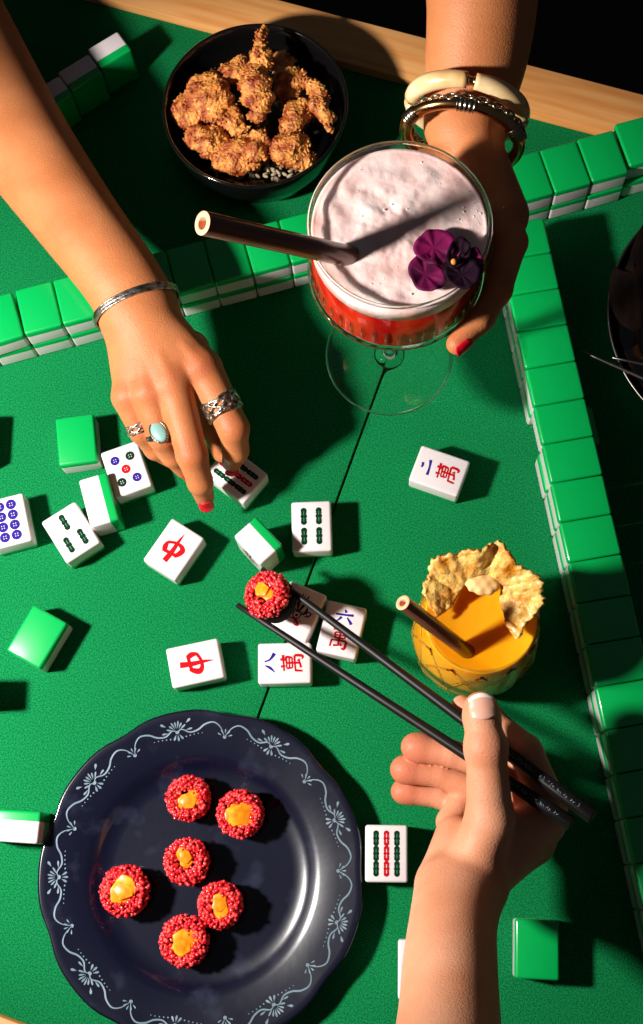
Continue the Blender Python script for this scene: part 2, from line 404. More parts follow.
# ------------------------------------------------------------------ signed-distance modelling (mm) + surface nets
def smin(a, b, k):
    if k <= 0: return np.minimum(a, b)
    h = np.clip(.5+.5*(b-a)/k, 0, 1)
    return b*(1-h)+a*h-k*h*(1-h)
def surface_nets(fn, lo, hi, h):
    lo, hi = np.array(lo, float), np.array(hi, float)
    n = np.ceil((hi-lo)/h).astype(int)+1
    ax = [lo[i]+h*np.arange(n[i]) for i in range(3)]
    K4 = 5                                                  # evaluate finely only near the surface
    nb = (n+K4-1)//K4+1
    cx = [lo[i]+h*K4*np.arange(nb[i])+h*K4/2 for i in range(3)]
    Cg = np.stack(np.meshgrid(*cx, indexing='ij'), -1).astype(np.float32)
    Dc = fn(Cg.reshape(-1, 3)).reshape(nb)
    near = np.abs(Dc) < h*K4*1.35+2.0
    up = lambda A: A.repeat(K4, 0).repeat(K4, 1).repeat(K4, 2)[:n[0], :n[1], :n[2]]
    D = up(np.where(Dc < 0, -9., 9.)).astype(np.float32); msk = up(near)
    gi = np.nonzero(msk); pts = np.stack([ax[i][gi[i]] for i in range(3)], -1).astype(np.float32)
    D[gi] = np.concatenate([fn(pts[i:i+400000]) for i in range(0, len(pts), 400000)])
    ins = D < 0
    nx, ny, nz = D.shape
    acc = np.zeros((nx-1, ny-1, nz-1, 3), np.float32); cnt = np.zeros((nx-1, ny-1, nz-1), np.float32)
    cs = [(i, j, k) for i in (0,1) for j in (0,1) for k in (0,1)]
    sl = lambda c: tuple(slice(c[i], c[i]+D.shape[i]-1) for i in range(3))
    for a in range(3):
        for c in cs:
            if c[a]: continue
            d = list(c); d[a] = 1
            A, B = D[sl(c)], D[sl(d)]
            m = (A < 0) != (B < 0); t = np.where(m, A/np.where(m, A-B, 1), 0)
            for q in range(3):
                acc[..., q] += np.where(m, c[q]+(t if q == a else 0), 0)
            cnt += m
    act = cnt > 0; idx = -np.ones(act.shape, int); idx[act] = np.arange(act.sum())
    g = np.stack(np.nonzero(act), -1)
    V = (g + acc[act]/cnt[act][:, None])*h + lo
    Q = []
    for a in range(3):
        b, c = (a+1) % 3, (a+2) % 3
        A = [slice(1, -1)]*3; A[a] = slice(0, -1); Bq = [slice(1, -1)]*3; Bq[a] = slice(1, None)
        s0, s1 = ins[tuple(A)], ins[tuple(Bq)]
        e = np.stack(np.nonzero(s0 != s1), -1); fl = s0[s0 != s1]
        e = e.copy(); e[:, b] += 1; e[:, c] += 1
        def I(db, dc):
            q = e.copy(); q[:, b] -= db; q[:, c] -= dc; return idx[q[:, 0], q[:, 1], q[:, 2]]
        q = np.stack([I(1,1), I(0,1), I(0,0), I(1,0)], -1)
        q[~fl] = q[~fl][:, ::-1]; Q.append(q)
    return V, np.concatenate(Q)
def sdf_obj(name, fn, lo, hi, h, m, parent=None, relax=1):
    V, Q = surface_nets(fn, lo, hi, h)
    for _ in range(relax):                                 # light smoothing
        A = np.zeros_like(V); C = np.zeros(len(V))
        for i in range(4):
            np.add.at(A, Q[:, i], V[Q[:, (i+1) % 4]]+V[Q[:, i-1]]); np.add.at(C, Q[:, i], 2)
        V = V*.5 + .5*A/C[:, None]
    me = bpy.data.meshes.new(name)
    V = (V*MM).astype(np.float32); me.vertices.add(len(V)); me.vertices.foreach_set('co', V.ravel())
    me.loops.add(len(Q)*4); me.loops.foreach_set('vertex_index', Q.ravel().astype(np.int32))
    me.polygons.add(len(Q)); me.polygons.foreach_set('loop_start', np.arange(len(Q), dtype=np.int32)*4)
    me.update(calc_edges=True); me.validate(); me.materials.append(m)
    me.polygons.foreach_set('use_smooth', [True]*len(me.polygons))
    return link(bpy.data.objects.new(name, me), parent)
def cap(p, a, b, ra, rb):
    a, b = np.array(a, np.float32), np.array(b, np.float32); ab = b-a
    t = np.clip(((p-a)@ab)/max(float(ab@ab), 1e-6), 0, 1)
    return np.linalg.norm(p-a-t[..., None]*ab, axis=-1)-(ra+(rb-ra)*t)
def ell(p, c, r):
    q = (p-np.array(c, np.float32))/np.array(r, np.float32); k = np.linalg.norm(q, axis=-1)
    return (k-1)*min(r)
def chain(p, pts, rs, k=2.0):
    d = None
    for i in range(len(pts)-1):
        e = cap(p, pts[i], pts[i+1], rs[i], rs[i+1]); d = e if d is None else smin(d, e, k)
    return d
rowA, rowB = P(25, 336, 42), P(629, 174, 42)
ORD = 'first second third fourth fifth sixth seventh eighth ninth tenth eleventh twelfth thirteenth fourteenth fifteenth sixteenth seventeenth eighteenth nineteenth twentieth'.split()
def lab_row(lay, i):
    if lay: return 'upper green-backed tile of the diagonal wall, %s from its left end' % ORD[i+2]
    return 'lower white-edged tile of the diagonal wall, %s from its left end' % ORD[i+2]
wall(rowA, rowB, 16, -2, 18, 1, None, lab_row, off={(1, -1): (-1, -1.2, .05), (1, 16): (5, 2, .0), (0, 16): (2, 1.5, 0), (1, 15): (.5,.3,0)})
cA, cB = P(517, 332, 44), P(559, 523, 44)
def lab_col(lay, i):
    if lay: return 'upper green-backed tile of the long right-hand wall, %s from its top end' % ORD[i+3]
    return 'lower white-edged tile of the long right-hand wall, %s from its top end' % ORD[i+3]
dcol = (cB-cA).normalized()
wall(cA, cB, (cB-cA).length/30.0, -3, 17, 1, None, lab_col, off={(0, 2): (8, 0, 0), (0, 3): (-1,0,0)})
# ------------------------------------------------------------------ plate
MT.update(
    navy=mat('navy_glaze', '0a0c1e', rough=.25, spec=.6, coat=.6, col2='25283a', vscale=42, vdetail=9, ramp=(.58,.78), bump=.1, bscale=140),
    slip=mat('pale_slip_paint', '6d808c', rough=.35, coat=.4),
    roe=mat('pink_roe', 'cc0f20', rough=.2, sss=.25, sscale=.002, sssr=(1,.3,.2), col2='fb4f4c', vscale=330, coat=.4, vdetail=1, ramp=(.45,.6)),
    nori=mat('seaweed', '060906', rough=.85, spec=.1, bump=.6, bscale=500),
    mango=mat('orange_filling', 'd8730a', rough=.3, sss=.25, sscale=.003, sssr=(1,.5,.1), col2='ee9c24', vscale=180, spec=.25, bump=.4, bscale=260),
    black=mat('black_lacquer', '0c0b0b', rough=.12, coat=.6),
    blackw=mat('black_wood', '100c0c', rough=.48, spec=.35, bump=.1, bscale=300),
    crust=mat('fried_crust', '862806', rough=.45, sss=.12, sscale=.002, col2='e89a4a', vscale=85, vdetail=9, bump=1, bscale=500, bdist=.0015, coat=.12, ramp=(.36,.60)),
    rice=mat('white_crumbs', '9c8d72', rough=.6),
    glass=mat('clear_glass', 'ffffff', rough=.0, trans=1, ior=1.42),
    red=mat('red_cocktail', '8e0d08', rough=.12, spec=.15, trans=.12, ior=1.34, sss=.4, sscale=.008, sssr=(1,.12,.05), col2='b8260f', vscale=50, vstretch=(1,1,.25)),
    orange=mat('orange_cocktail', 'f39a0c', rough=.12, sss=.5, sscale=.012, sssr=(1,.5,.1), col2='f8ac20', vscale=14, spec=.2),
    foam=mat('pink_foam', 'e4b8b0', rough=.65, sss=.2, sscale=.004, col2='f2d8d2', vscale=60, bump=.5, bscale=300, bdist=.0006),
    straw=mat('dark_bamboo', '3a1a10', rough=.32, col2='7a4228', vscale=60, vstretch=(1,1,.08), coat=.5),
    cut=mat('cut_bamboo', 'd9a27c', rough=.6),
    petal=mat('purple_petal', '3a0326', rough=.65, spec=.2, col2='7d0a4c', vscale=70, bump=.3, bscale=300),
    petald=mat('dark_petal', '0c030a', rough=.7, spec=.15, col2='1c0418', vscale=80, bump=.3, bscale=300),
    stamen=mat('yellow_stamen', 'c77a2c', rough=.5),
    pine=mat('dried_pineapple', 'c27414', rough=.4, sss=.35, sscale=.004, sssr=(1,.6,.2), col2='eabf68', vscale=80, vdetail=8, bump=1, bscale=240, bdist=.002, ramp=(.38,.58), coat=.3),
    pcore=mat('pineapple_core', 'e6b878', rough=.55, sss=.3, sscale=.003, bump=.4, bscale=300),
    prind=mat('pineapple_rind', '6b3c12', rough=.7),
    steel=mat('pale_metal', '77726c', rough=.35, metal=1),
)
def thin_glass(name):
    m = bpy.data.materials.new(name); m.use_nodes = True; n, l = m.node_tree.nodes, m.node_tree.links
    n.remove(n['Principled BSDF']); out = n['Material Output']
    t = n.new('ShaderNodeBsdfTransparent'); t.inputs['Color'].default_value = (.97, .985, .975, 1)
    g = n.new('ShaderNodeBsdfGlossy'); g.inputs['Roughness'].default_value = .03; g.inputs['Color'].default_value = (1, 1, 1, 1)
    lw = n.new('ShaderNodeLayerWeight'); lw.inputs['Blend'].default_value = .5
    pw = n.new('ShaderNodeMath'); pw.operation = 'POWER'; pw.inputs[1].default_value = 5; l.new(lw.outputs['Facing'], pw.inputs[0])
    ma = n.new('ShaderNodeMath'); ma.operation = 'MULTIPLY_ADD'; ma.inputs[1].default_value = .45; ma.inputs[2].default_value = .03; l.new(pw.outputs[0], ma.inputs[0])
    x = n.new('ShaderNodeMixShader'); l.new(ma.outputs[0], x.inputs['Fac']); l.new(t.outputs['BSDF'], x.inputs[1]); l.new(g.outputs['BSDF'], x.inputs[2]); l.new(x.outputs['Shader'], out.inputs['Surface'])
    return m
MT['lead'] = MT['glass']; MT['glass'] = thin_glass('clear_glass_wall')
PZ = 17.0
pl, pr_, pt = P(37.5, 884, PZ), P(365, 876, PZ), P(196, 709, PZ)
PC = (pl+pr_)/2; PR = (pl-pr_).length/2
PC.y = pt.y-PR; PC.z = 0
plate = thing('dinner_plate', 'navy plate with scalloped edge and pale painted scrolls, holding six sushi rolls', 'plate', PC, 0)
k0 = P(177, 732, PZ)-PC; PH = math.atan2(k0.y, k0.x)         # angle of one big flower
def scal(a):                                                 # 0 at flowers, dips midway
    t = ((a-PH)/(2*pi/9)) % 1.0
    return abs(sin(pi*t))**6
def prmod(a, r):
    w_ = max(0, (r-PR*.72)/(PR*.28)); return r*(1-.022*scal(a)*w_)
prof = [(.01,4.2),(30,4.2),(PR*.55,4.4),(PR*.62,5.2),(PR*.66,7.6),(PR*.69,10.2),(PR*.73,11.8),(PR*.84,14.2),(PR*.95,16.6),(PR*.985,17.3),(PR,17.1),(PR*.998,16.2),(PR*.97,15.0),(PR*.84,11.8),(PR*.72,9.2),(PR*.67,6),(PR*.61,2.2),(PR*.56,0.02),(PR*.53,0.02),(PR*.52,1.4),(.01,1.4)]
vf = lathe(prof, 216, rmod=prmod)
mesh_obj('plate_body', vf[0], vf[1], MT['navy'], plate)
# painted scrolls
def rimz(r):
    xs = [p[0] for p in prof[:10]]; zs = [p[1] for p in prof[:10]]
    return float(np.interp(r, xs, zs))
ptn = MB()
def pp(a, rr):                                               # a: radians, rr: fraction of PR
    r = prmod(a, rr*PR); return Vector((r*cos(a), r*sin(a), rimz(rr*PR)+.12))
def pst(pts, w):
    V = []; L = len(pts)
    for i, p in enumerate(pts):
        a, b = pts[max(i-1,0)], pts[min(i+1,L-1)]; t = (b-a).normalized(); nn = Vector((-t.y, t.x, 0)).normalized(); hw = w[i]/2 if hasattr(w, '__len__') else w/2
        V += [(p+nn*hw)*MM, (p-nn*hw)*MM]
    ptn.add((V, [(2*i, 2*i+1, 2*i+3, 2*i+2) for i in range(L-1)]))
def drop(a0, r0, ang, l, wd, start=0):
    """teardrop from the flower centre (a0,r0); ang: 0 = outward radial"""
    c = pp(a0, r0); er = Vector((cos(a0), sin(a0), 0)); et = Vector((-sin(a0), cos(a0), 0)); d = er*cos(ang)+et*sin(ang)
    pts = []; ws = []
    for i in range(7):
        t = i/6; q = c+d*(start+l*t); rr = q.xy.length; q.z = rimz(rr/(prmod(math.atan2(q.y,q.x), PR)/PR))+.14; pts.append(q); ws.append(wd*(.12+.78*math.sin(pi*min(1, t*.93)**1.6)))
    pst(pts, ws)
def dot(a, rr, r):
    c = pp(a, rr); ptn.add(([ (c+Vector((r*cos(q), r*sin(q), 0.03)))*MM for q in [2*pi*j/10 for j in range(10)]], [tuple(range(10))]))
st = 2*pi/9
for i in range(9):
    a = PH+i*st; rc = .875
    for j, an in enumerate((-1.5, -1.0, -.6, -.25, .1, .45, .8, 1.2, 1.55)):
        if j in (0, 8): drop(a, rc, an, 4.6, 1.5, 6.5)
        else: drop(a, rc, an, 5.2 if j % 2 else 4.6, 1.4, 2.6)
    for an in (-.95, 1.0): drop(a, rc, an, 4.2, 2.0, 9.0)
    for an in (pi-.55, pi, pi+.55): drop(a, rc, an, 4.2, 1.7, 2.2)
    dot(a, rc, 1.5)
    for sg in (-1, 1):
        for j in range(5): dot(a+sg*(.06+.03*j), rc-.035+.004*j, .55-.05*j)
        # vine: from the flower, dips in, rises to the small flower
        c = [(.0, rc), (.035, rc+.012), (.09, rc-.012), (.15, rc-.0), (.20, rc+.035), (.26, rc+.055), (.31, rc+.03), (st/2, rc-.03)]
        q = crom([pp(a+sg*x, r) for x, r in c], 5); n = len(q)
        for v_ in q: v_.z = rimz(v_.xy.length/(prmod(math.atan2(v_.y,v_.x), PR)/PR))+.14
        pst(q, [.4+.8*sin(pi*min(1, (k+1)/n)) for k in range(n)])
    b = a+st/2; rs = rc-.03
    dot(b, rs, 1.3)
    for an in (-1.2, -.6, 0, .6, 1.2): drop(b, rs, an, 3.2, 1.1, 2.4)
ptn.build('painted_scrollwork', MT['slip'], plate, smooth=False)

# ------------------------------------------------------------------ sushi
def make_sushi(label, c, axis, R, Ht, seed, fill=(0,0), fillr=.36):
    """roll whose open end looks along axis; c centre of the roll's lower end"""
    rnd = random.Random(seed)
    q = Vector((0,0,1)).rotation_difference(Vector(axis)); 
    t = thing('sushi_roll', label, 'sushi', c); t.rotation_mode = 'QUATERNION'; t.rotation_quaternion = q @ Matrix.Rotation(rnd.uniform(0,6), 3, 'Z').to_quaternion()
    v = lathe([(.01,0),(R*.8,0),(R*.93,1),(R*.97,Ht*.5),(R*.93,Ht-3),(R*.86,Ht-2),(R*.7,Ht-2.4),(.01,Ht-2.6)], 28, rmod=lambda a, r: r*(1+.02*sin(3*a+seed)))
    mesh_obj('seaweed_wrap', v[0], v[1], MT['nori'], t)
    g = MB()
    N = 240
    for k in range(N):                                       # roe packed over the open end and its shoulder
        a = k*2.39996; rr = R*(.26+.74*math.sqrt((k+.5)/N))
        e = max(0, rr/R-.40)/.6; z = Ht+1.6*sin(pi*e)-(3.4*max(0, e-.72)/.28)
        s_ = rnd.choice((rnd.uniform(.9, 1.4), rnd.uniform(1.3, 2.0)))
        g.add(sphere((rr*cos(a)+rnd.uniform(-.8,.8), rr*sin(a)+rnd.uniform(-.8,.8), z+rnd.uniform(-1.2,1.2)), s_, 7, 5, (1,rnd.uniform(.8,1.1),.9)))
    for k in range(100):
        a = rnd.uniform(0, 2*pi); zz = rnd.uniform(2.0, 8.5); g.add(sphere((R*(.99-.002*zz)*cos(a), R*(.99-.002*zz)*sin(a), Ht-zz), rnd.uniform(.9,1.5), 6, 4))
    ro = g.build('roe', MT['roe'], t); ro['kind'] = 'stuff'
    f = MB(); wd = fillr
    for k in range(3):
        n = rnd.choice((5,6,7)); a0 = rnd.uniform(0,6); bm = bmesh.new()
        ring = [bm.verts.new(Vector((R*wd*cos(a0+2*pi*j/n)*rnd.uniform(.8,1.1), R*wd*sin(a0+2*pi*j/n)*rnd.uniform(.75,1.05), 0))*MM) for j in range(n)]
        fc = bm.faces.new(ring); r_ = bmesh.ops.extrude_face_region(bm, geom=[fc]); bmesh.ops.translate(bm, verts=[v for v in r_['geom'] if isinstance(v, bmesh.types.BMVert)], vec=(0,0,5.5*MM))
        bmesh.ops.recalc_face_normals(bm, faces=bm.faces); bmesh.ops.bevel(bm, geom=bm.edges[:], offset=.9*MM, segments=2, profile=.5, affect='EDGES')
        mt_ = Matrix.Translation(Vector((fill[0]+R*(.0,.22,.2)[k]*cos(k*2.6+seed), fill[1]+R*(.0,.22,.2)[k]*sin(k*2.6+seed), Ht-2.3-k*.6))*MM) @ Matrix.Rotation(rnd.uniform(-.16,.16), 4, 'X') @ Matrix.Rotation(rnd.uniform(-.16,.16), 4, 'Y')
        bmesh.ops.transform(bm, matrix=mt_, verts=bm.verts)
        bm.verts.ensure_lookup_table(); bm.verts.index_update(); f.add(([v.co.copy() for v in bm.verts], [tuple(v.index for v in p.verts) for p in bm.faces])); bm.free()
    o = f.build('orange_filling', MT['mango'], t, smooth=False); autosmooth(o)
    return t
HT = 20.0
for (u, v, lb, fx) in ((188, 797, 'sushi roll with pink roe nearest the top of the plate', (2,1)), (239.5, 812.5, 'sushi roll with large orange centre, rightmost on the plate', (0,0)),
    (186, 861, 'sushi roll in the middle of the plate, orange showing only at its right', (3,-1)), (125, 891, 'sushi roll with orange centre, leftmost on the plate', (0,1)),
    (221, 905, 'sushi roll with small orange centre, right of the lowest one', (0,0)), (185, 940, 'sushi roll nearest the bottom of the plate', (0,0))):
    c = P(u, v, HT+4); c.z = 4.3
    tl = (random.uniform(-.06,.06), random.uniform(-.06,.06), 1)
    R_ = {239.5: 16.2, 125: 17, 185: 16.8}.get(u, 15.3)
    make_sushi(lb, c, (tl[0], tl[1], 1), R_, HT, int(u), fx, {239.5: .58, 125: .52, 185: .52, 188: .42, 186: .36, 221: .42}[u])

# ------------------------------------------------------------------ black bowl of fried chicken
BZ = 52.0
bl, br_, bt = P(161.5, 112, BZ), P(348, 108, BZ), P(252, 23, BZ)
BC = (bl+br_)/2; BR = (bl-br_).length/2; BC.y = bt.y-BR; BC.z = 0
bowl = thing('serving_bowl', 'round black bowl full of fried chicken at the top of the table', 'bowl', BC)
v = lathe([(.01,6),(BR*.55,6.5),(BR*.78,10),(BR*.9,20),(BR*.955,40),(BR*.965,BZ-1),(BR*.985,BZ),(BR,BZ-.8),(BR*1.0,BZ-4),(BR*.97,30),(BR*.9,14),(BR*.78,5),(BR*.66,2),(BR*.62,0.02),(BR*.55,0.02),(.01,2)], 120)
mesh_obj('bowl_body', v[0], v[1], MT['black'], bowl)
rnd = random.Random(5)
rg = MB()
for k in range(120):
    a = -pi/2+.25+rnd.gauss(0, .45); rr = BR*rnd.uniform(.45, .78); 
    m_ = Matrix.Translation(Vector((rr*cos(a), rr*sin(a), 24+rnd.uniform(-3, 2)))*MM) @ Matrix.Rotation(rnd.uniform(0,6),4,'Z') @ Matrix.Rotation(rnd.uniform(-.6,.6),4,'X')
    rg.add(xf(sphere((0,0,0), 1.5, 6, 4, (1,2.4,1)), m_))
ri = rg.build('rice_bed', MT['rice']); ri.location = BC*MM; tag(ri, 'pale rice crumbs under the fried chicken in the black bowl', 'rice'); ri['kind'] = 'stuff'
def karaage(label, u, v, z, ru, rv, rz_, ang, seed, taper=0):
    """ru: half length px, rv: half width px, ang: screen angle deg of the long axis (0 right, 90 up)"""
    s_ = PXS(u, v, z); c = P(u, v, z); L, Wd = ru*1.12/s_, rv*1.2/s_
    rs = np.random.RandomState(seed); lumps = []
    n = 9
    ca, sa = cos(radians(ang)), sin(radians(ang))
    for k in range(n):
        t = (k/(n-1)*2-1); wd = Wd*math.sqrt(max(.08, 1-t*t*.8))*(1-taper*t)
        off = rs.uniform(-.35, .35)*wd
        lumps.append(((t*(L-wd*.5)*ca-off*sa, t*(L-wd*.5)*sa+off*ca, rs.uniform(-.25,.25)*rz_), wd*rs.uniform(.62,.9)))
    K = rs.normal(size=(40, 3)); K = K/np.linalg.norm(K, axis=1)[:, None]; ph = rs.uniform(0, 6, 40)
    def fn(p):
        d = None
        for q, r in lumps:
            e = np.linalg.norm((p-np.array(q, np.float32))*np.array([1,1,min(1.3, Wd/rz_)], np.float32), axis=-1)-r
            d = e if d is None else smin(d, e, 1.0)
        q1 = sum(np.sin(p@K[i]*.5+ph[i]) for i in range(6)); q2 = sum(np.sin(p@K[i]*(1.1+.03*i)+ph[i]) for i in range(6, 20)); q3 = sum(np.sin(p@K[i]*(2.0+.05*i)+ph[i]) for i in range(20, 40))
        d = d - .40*q1 - .36*np.abs(q2) + .9 - .20*np.abs(q3) + .3
        return d
    ex_ = L+Wd+4
    t = sdf_obj('fried_chicken_piece', fn, (-ex_, -ex_, -rz_*1.6-6), (ex_, ex_, rz_*1.6+8), .8, MT['crust'], relax=0)
    t.location = c*MM; tag(t, label, 'fried chicken', 'fried chicken pieces in the black bowl'); return t
for k, a in enumerate((
    ('crisp round chicken piece, leftmost in the black bowl', 188, 109, 42, 17, 14, 9, 60),
    ('large pale chicken lump left of the tall pointed piece', 209, 97, 48, 24, 19, 12, -60),
    ('small chicken lump at the lower left of the bowl', 206, 139, 42, 17, 15, 10, 10),
    ('chicken piece at the upper left, behind the tall pointed piece', 233, 72, 44, 20, 12, 9, 15),
    ('dark red chicken piece behind and right of the tall pointed piece', 289, 82, 44, 18, 13, 9, -70),
    ('long narrow chicken strip at the right of the bowl', 318, 100, 48, 32, 11, 9, -68),
    ('chicken piece in the centre right, between the tall piece and the long strip', 296, 117, 46, 20, 14, 10, 50),
    ('chicken piece with glossy red crust at lower right', 288, 147, 46, 18, 15, 10, 20),
    ('golden chicken nugget in the lower middle of the bowl', 259, 147, 50, 16, 12, 9, 70),
    ('dark crusted chicken piece low in the middle left', 241, 155, 42, 19, 15, 10, 60),
    ('small dark chicken crumb at the lower left rim', 221, 160, 40, 11, 9, 8, -50),
    ('small chicken piece at the lower right rim', 301, 160, 40, 13, 9, 8, 10),
    ('small dark chicken piece near the top of the bowl', 281, 62, 38, 12, 9, 7, 0),
    ('chicken piece just below the large pale lump', 228, 118, 40, 20, 13, 9, -50))):
    karaage(*a, seed=k+11)
karaage('tall pointed chicken piece standing above the rest in the bowl', 259, 82, 62, 36, 17, 13, 86, 40, taper=.12)
tip = karaage('thin fried tip poking up at the back of the bowl', 261, 40, 72, 15, 5.5, 5, 80, 44, taper=.3)

# ------------------------------------------------------------------ straws
def straw(label, a, b, r, ri_, bend=0):
    """a: open end, b: far end (mm points)"""
    a, b = Vector(a), Vector(b); d = (b-a); L = d.length
    t = thing('drinking_straw', label, 'drinking straw', b); t.rotation_mode = 'QUATERNION'; t.rotation_quaternion = Vector((0,0,1)).rotation_difference((a-b).normalized())
    v = lathe([(ri_,.3),(r-.3,0),(r,.4),(r*1.0,L*.3),(r*.99,L*.6),(r,L-.3)], 28); mesh_obj('tube', v[0], v[1], MT['straw'], t)
    v = lathe([(r,L-.3),(r-.4,L),(ri_+.3,L),(ri_,L-.5),(ri_,L*.5),(ri_,.3)], 28); mesh_obj('cut_end', v[0], v[1], MT['cut'], t)
    return t

# ------------------------------------------------------------------ stemmed cocktail glass
G0, G1 = 86.0, 284.0
gl, gr = P(306.5, 226, G1), P(493.5, 224, G1)
GR = (gl-gr).length/2; gt = P(400, 140.5, G1)
GC = (gl+gr)/2; GC.y = gt.y-GR
fb = P(389, 415.5, G0); ff = (P(325.5, 360, G0)-P(453, 358, G0)).length/2
FC = Vector(((P(325.5, 360, G0).x+P(453, 358, G0).x)/2, fb.y+ff, G0))
gx = (Vector((GC.x, GC.y, G1))-FC).normalized()
print('glass', GC, GR, FC, ff, gx)
GH = (Vector((GC.x, GC.y, G1))-FC).length
coupe = thing('cocktail_glass', 'large cut-glass stemmed goblet of red drink held up by the bangled hand', 'glass', FC)
coupe.rotation_mode = 'QUATERNION'; coupe.rotation_quaternion = Vector((0,0,1)).rotation_difference(gx)
yR = GH-59
outer = [(GR-.9,GH-1.0),(GR-.8,yR+24),(GR-.8,yR+6),(GR-.6,yR+1),(GR-2.2,yR-2),(GR-6.5,yR-8),(GR-14,yR-15),(26,yR-21),(14,yR-25.5),(9,yR-27.5)]
wall_ = [(max(r-1.7, .01), z+(.4 if z > yR-3 else 1.6)) for r, z in outer]
inner = [(.01, wall_[-1][1])]+wall_[::-1]
rimp = [(GR-2.6,GH-1.0),(GR-2.3,GH-.1),(GR-1.75,GH+.2),(GR-1.1,GH-.1)]
iv = lathe(inner+rimp+outer+[(.01, yR-27.5)], 192)
mesh_obj('glass_bowl', iv[0], iv[1], MT['glass'], coupe)
foot = [(.01,yR-26.6),(6,yR-26.6),(8.6,yR-28),(6.4,yR-32),(4.8,yR-38),(4.0,yR-60),(4.0,9),(5.0,4),(8,1.8),(15,1.0),(20,.8),(30,.8),(ff-3.4,.8),(ff-2.6,.8),(ff-1.8,.95),(ff-1.0,1.15),(ff-.3,.9),(ff,.5),(ff-.3,.1),(ff-.9,0),(ff-1.6,0),(ff-3,0),(20,0),(.01,0)]
iv = lathe(foot, 128); mesh_obj('stem_and_foot', iv[0], iv[1], MT['lead'], coupe)
def ring_(name, r, z, w_, m=None):
    o = MB().add(tube([(r*cos(2*pi*k/120), r*sin(2*pi*k/120), z) for k in range(120)], w_, 10, close=True)).build(name, m or MT['lead'], coupe); return o
ring_('rolled_rim', GR-1.3, GH-.3, 1.15); ring_('raised_ring', GR-.5, yR+1.5, 1.5)
ring_('foot_edge', ff-.9, .7, .75)
cutm = MB(); OZ = [z for r, z in outer[::-1]]; OR_ = [r for r, z in outer[::-1]]
for k in range(34):
    for sg in (-1, 1):
        pts = []
        for j in range(9):
            t = j/8; zz = yR-2-t*17; rr = float(np.interp(zz, OZ, OR_))+.15; a = 2*pi*k/34+sg*t*.42
            pts.append((rr*cos(a), rr*sin(a), zz))
        cutm.add(tube(pts, .38, 5))
cutm.build('cut_diamond_pattern', MT['lead'], coupe)
flm = MB()
for k in range(44):
    a = 2*pi*k/44; flm.add(tube([((float(np.interp(z, OZ, OR_))+.05)*cos(a), (float(np.interp(z, OZ, OR_))+.05)*sin(a), z) for z in (yR+5, yR+12, yR+22)], [.25, .8, .2], 5))
flm.build('cut_flute_pattern', MT['lead'], coupe)
ck = thing('red_cocktail', 'red cocktail with a thick pale pink foam head in the goblet', 'drink', FC)
ck.rotation_mode = 'QUATERNION'; ck.rotation_quaternion = coupe.rotation_quaternion.copy()
FT = GH-5.5; FB = GH-20
def ins(z): return float(np.interp(z, OZ, OR_))-.9
v = lathe([(.01, yR-25.4)]+[(ins(z), z+.3) for z in (yR-25, yR-21, yR-15, yR-8, yR-2, yR+1, yR+6, yR+14)]+[(ins(FB), FB),(GR-5,FB+.01),(.01,FB+.01)], 128)
mesh_obj('red_liquid', v[0], v[1], MT['red'], ck)
fr = []
V, Fc = [], []
NR, NA = 34, 120
for i in range(NR+1):
    r = (GR-2.6)*i/NR
    for k in range(NA):
        a = 2*pi*k/NA; x, y = r*cos(a), r*sin(a)
        n_ = noise.noise(Vector((x*.09, y*.09, 3)))*1.5 + noise.noise(Vector((x*.3, y*.3, 9)))*.45
        V.append(Vector((x, y, FT+n_*min(1, (GR-2.6-r)/8)+(.6 if i == NR else 0)))*MM)
for i in range(NR):
    for k in range(NA):
        a, b = i*NA+k, i*NA+(k+1) % NA; Fc.append((a, a+NA, b+NA, b))
b0 = len(V)
for k in range(NA):
    a = 2*pi*k/NA; V.append(Vector((ins(FB)*cos(a), ins(FB)*sin(a), FB+.15))*MM)
for k in range(NA): Fc.append((NR*NA+k, b0+k, b0+(k+1) % NA, NR*NA+(k+1) % NA))
Fc.append(tuple(b0+k for k in reversed(range(NA))))
rb = random.Random(9); 
fo = mesh_obj('foam', V, Fc, MT['foam'], ck)
bb = MB()
for k in range(70):
    r = (GR-4)*math.sqrt(rb.random()); a = rb.uniform(0, 6.3); bb.add(sphere((r*cos(a), r*sin(a), FT+.6*noise.noise(Vector((r*cos(a)*.09, r*sin(a)*.09, 3)))), rb.uniform(.35,.8), 6, 4, (1,1,.5)))
bb.build('bubbles', MT['foam'], ck)['kind'] = 'stuff'
zf = G1-5.5
straw('copper-brown bamboo straw standing in the foam of the red cocktail', P(202, 223, 352), P(352, 257, zf-3), 6.3, 3.3)
# pansy on the foam
fl_ = thing('pansy_flower', 'dark purple pansy lying on the pink foam', 'flower', P(449, 262, zf+1.5))
fx = P(449, 262, zf+1.5)
def petal(name, pts, zc, m, lift=2.0, seed=0):
    """outline in pixels on the foam level, ruffled blade"""
    c = P(sum(p[0] for p in pts)/len(pts), sum(p[1] for p in pts)/len(pts), zf+1.5)
    ring = crom([P(u, v, zf+1.5)-fx for u, v in pts], 6, close=True); cc = c-fx
    V = [Vector((cc.x, cc.y, zc))*MM]; Fc = []; n = len(ring); NL = 5
    for i in range(1, NL+1):
        t = i/NL
        for k, q in enumerate(ring):
            w_ = noise.noise(Vector((q.x*.25+seed, q.y*.25, i*.1)))*1.6*t; V.append(Vector((cc.x+(q.x-cc.x)*t, cc.y+(q.y-cc.y)*t, zc+lift*t*t+w_))*MM)
    for k in range(n): Fc.append((0, 1+k, 1+(k+1) % n))
    for i in range(NL-1):
        for k in range(n):
            a, b = 1+i*n+k, 1+i*n+(k+1) % n; Fc.append((a, a+n, b+n, b))
    o = mesh_obj(name, V, Fc, m, fl_); sd_ = o.modifiers.new('thick', 'SOLIDIFY'); sd_.thickness = .0005; return o
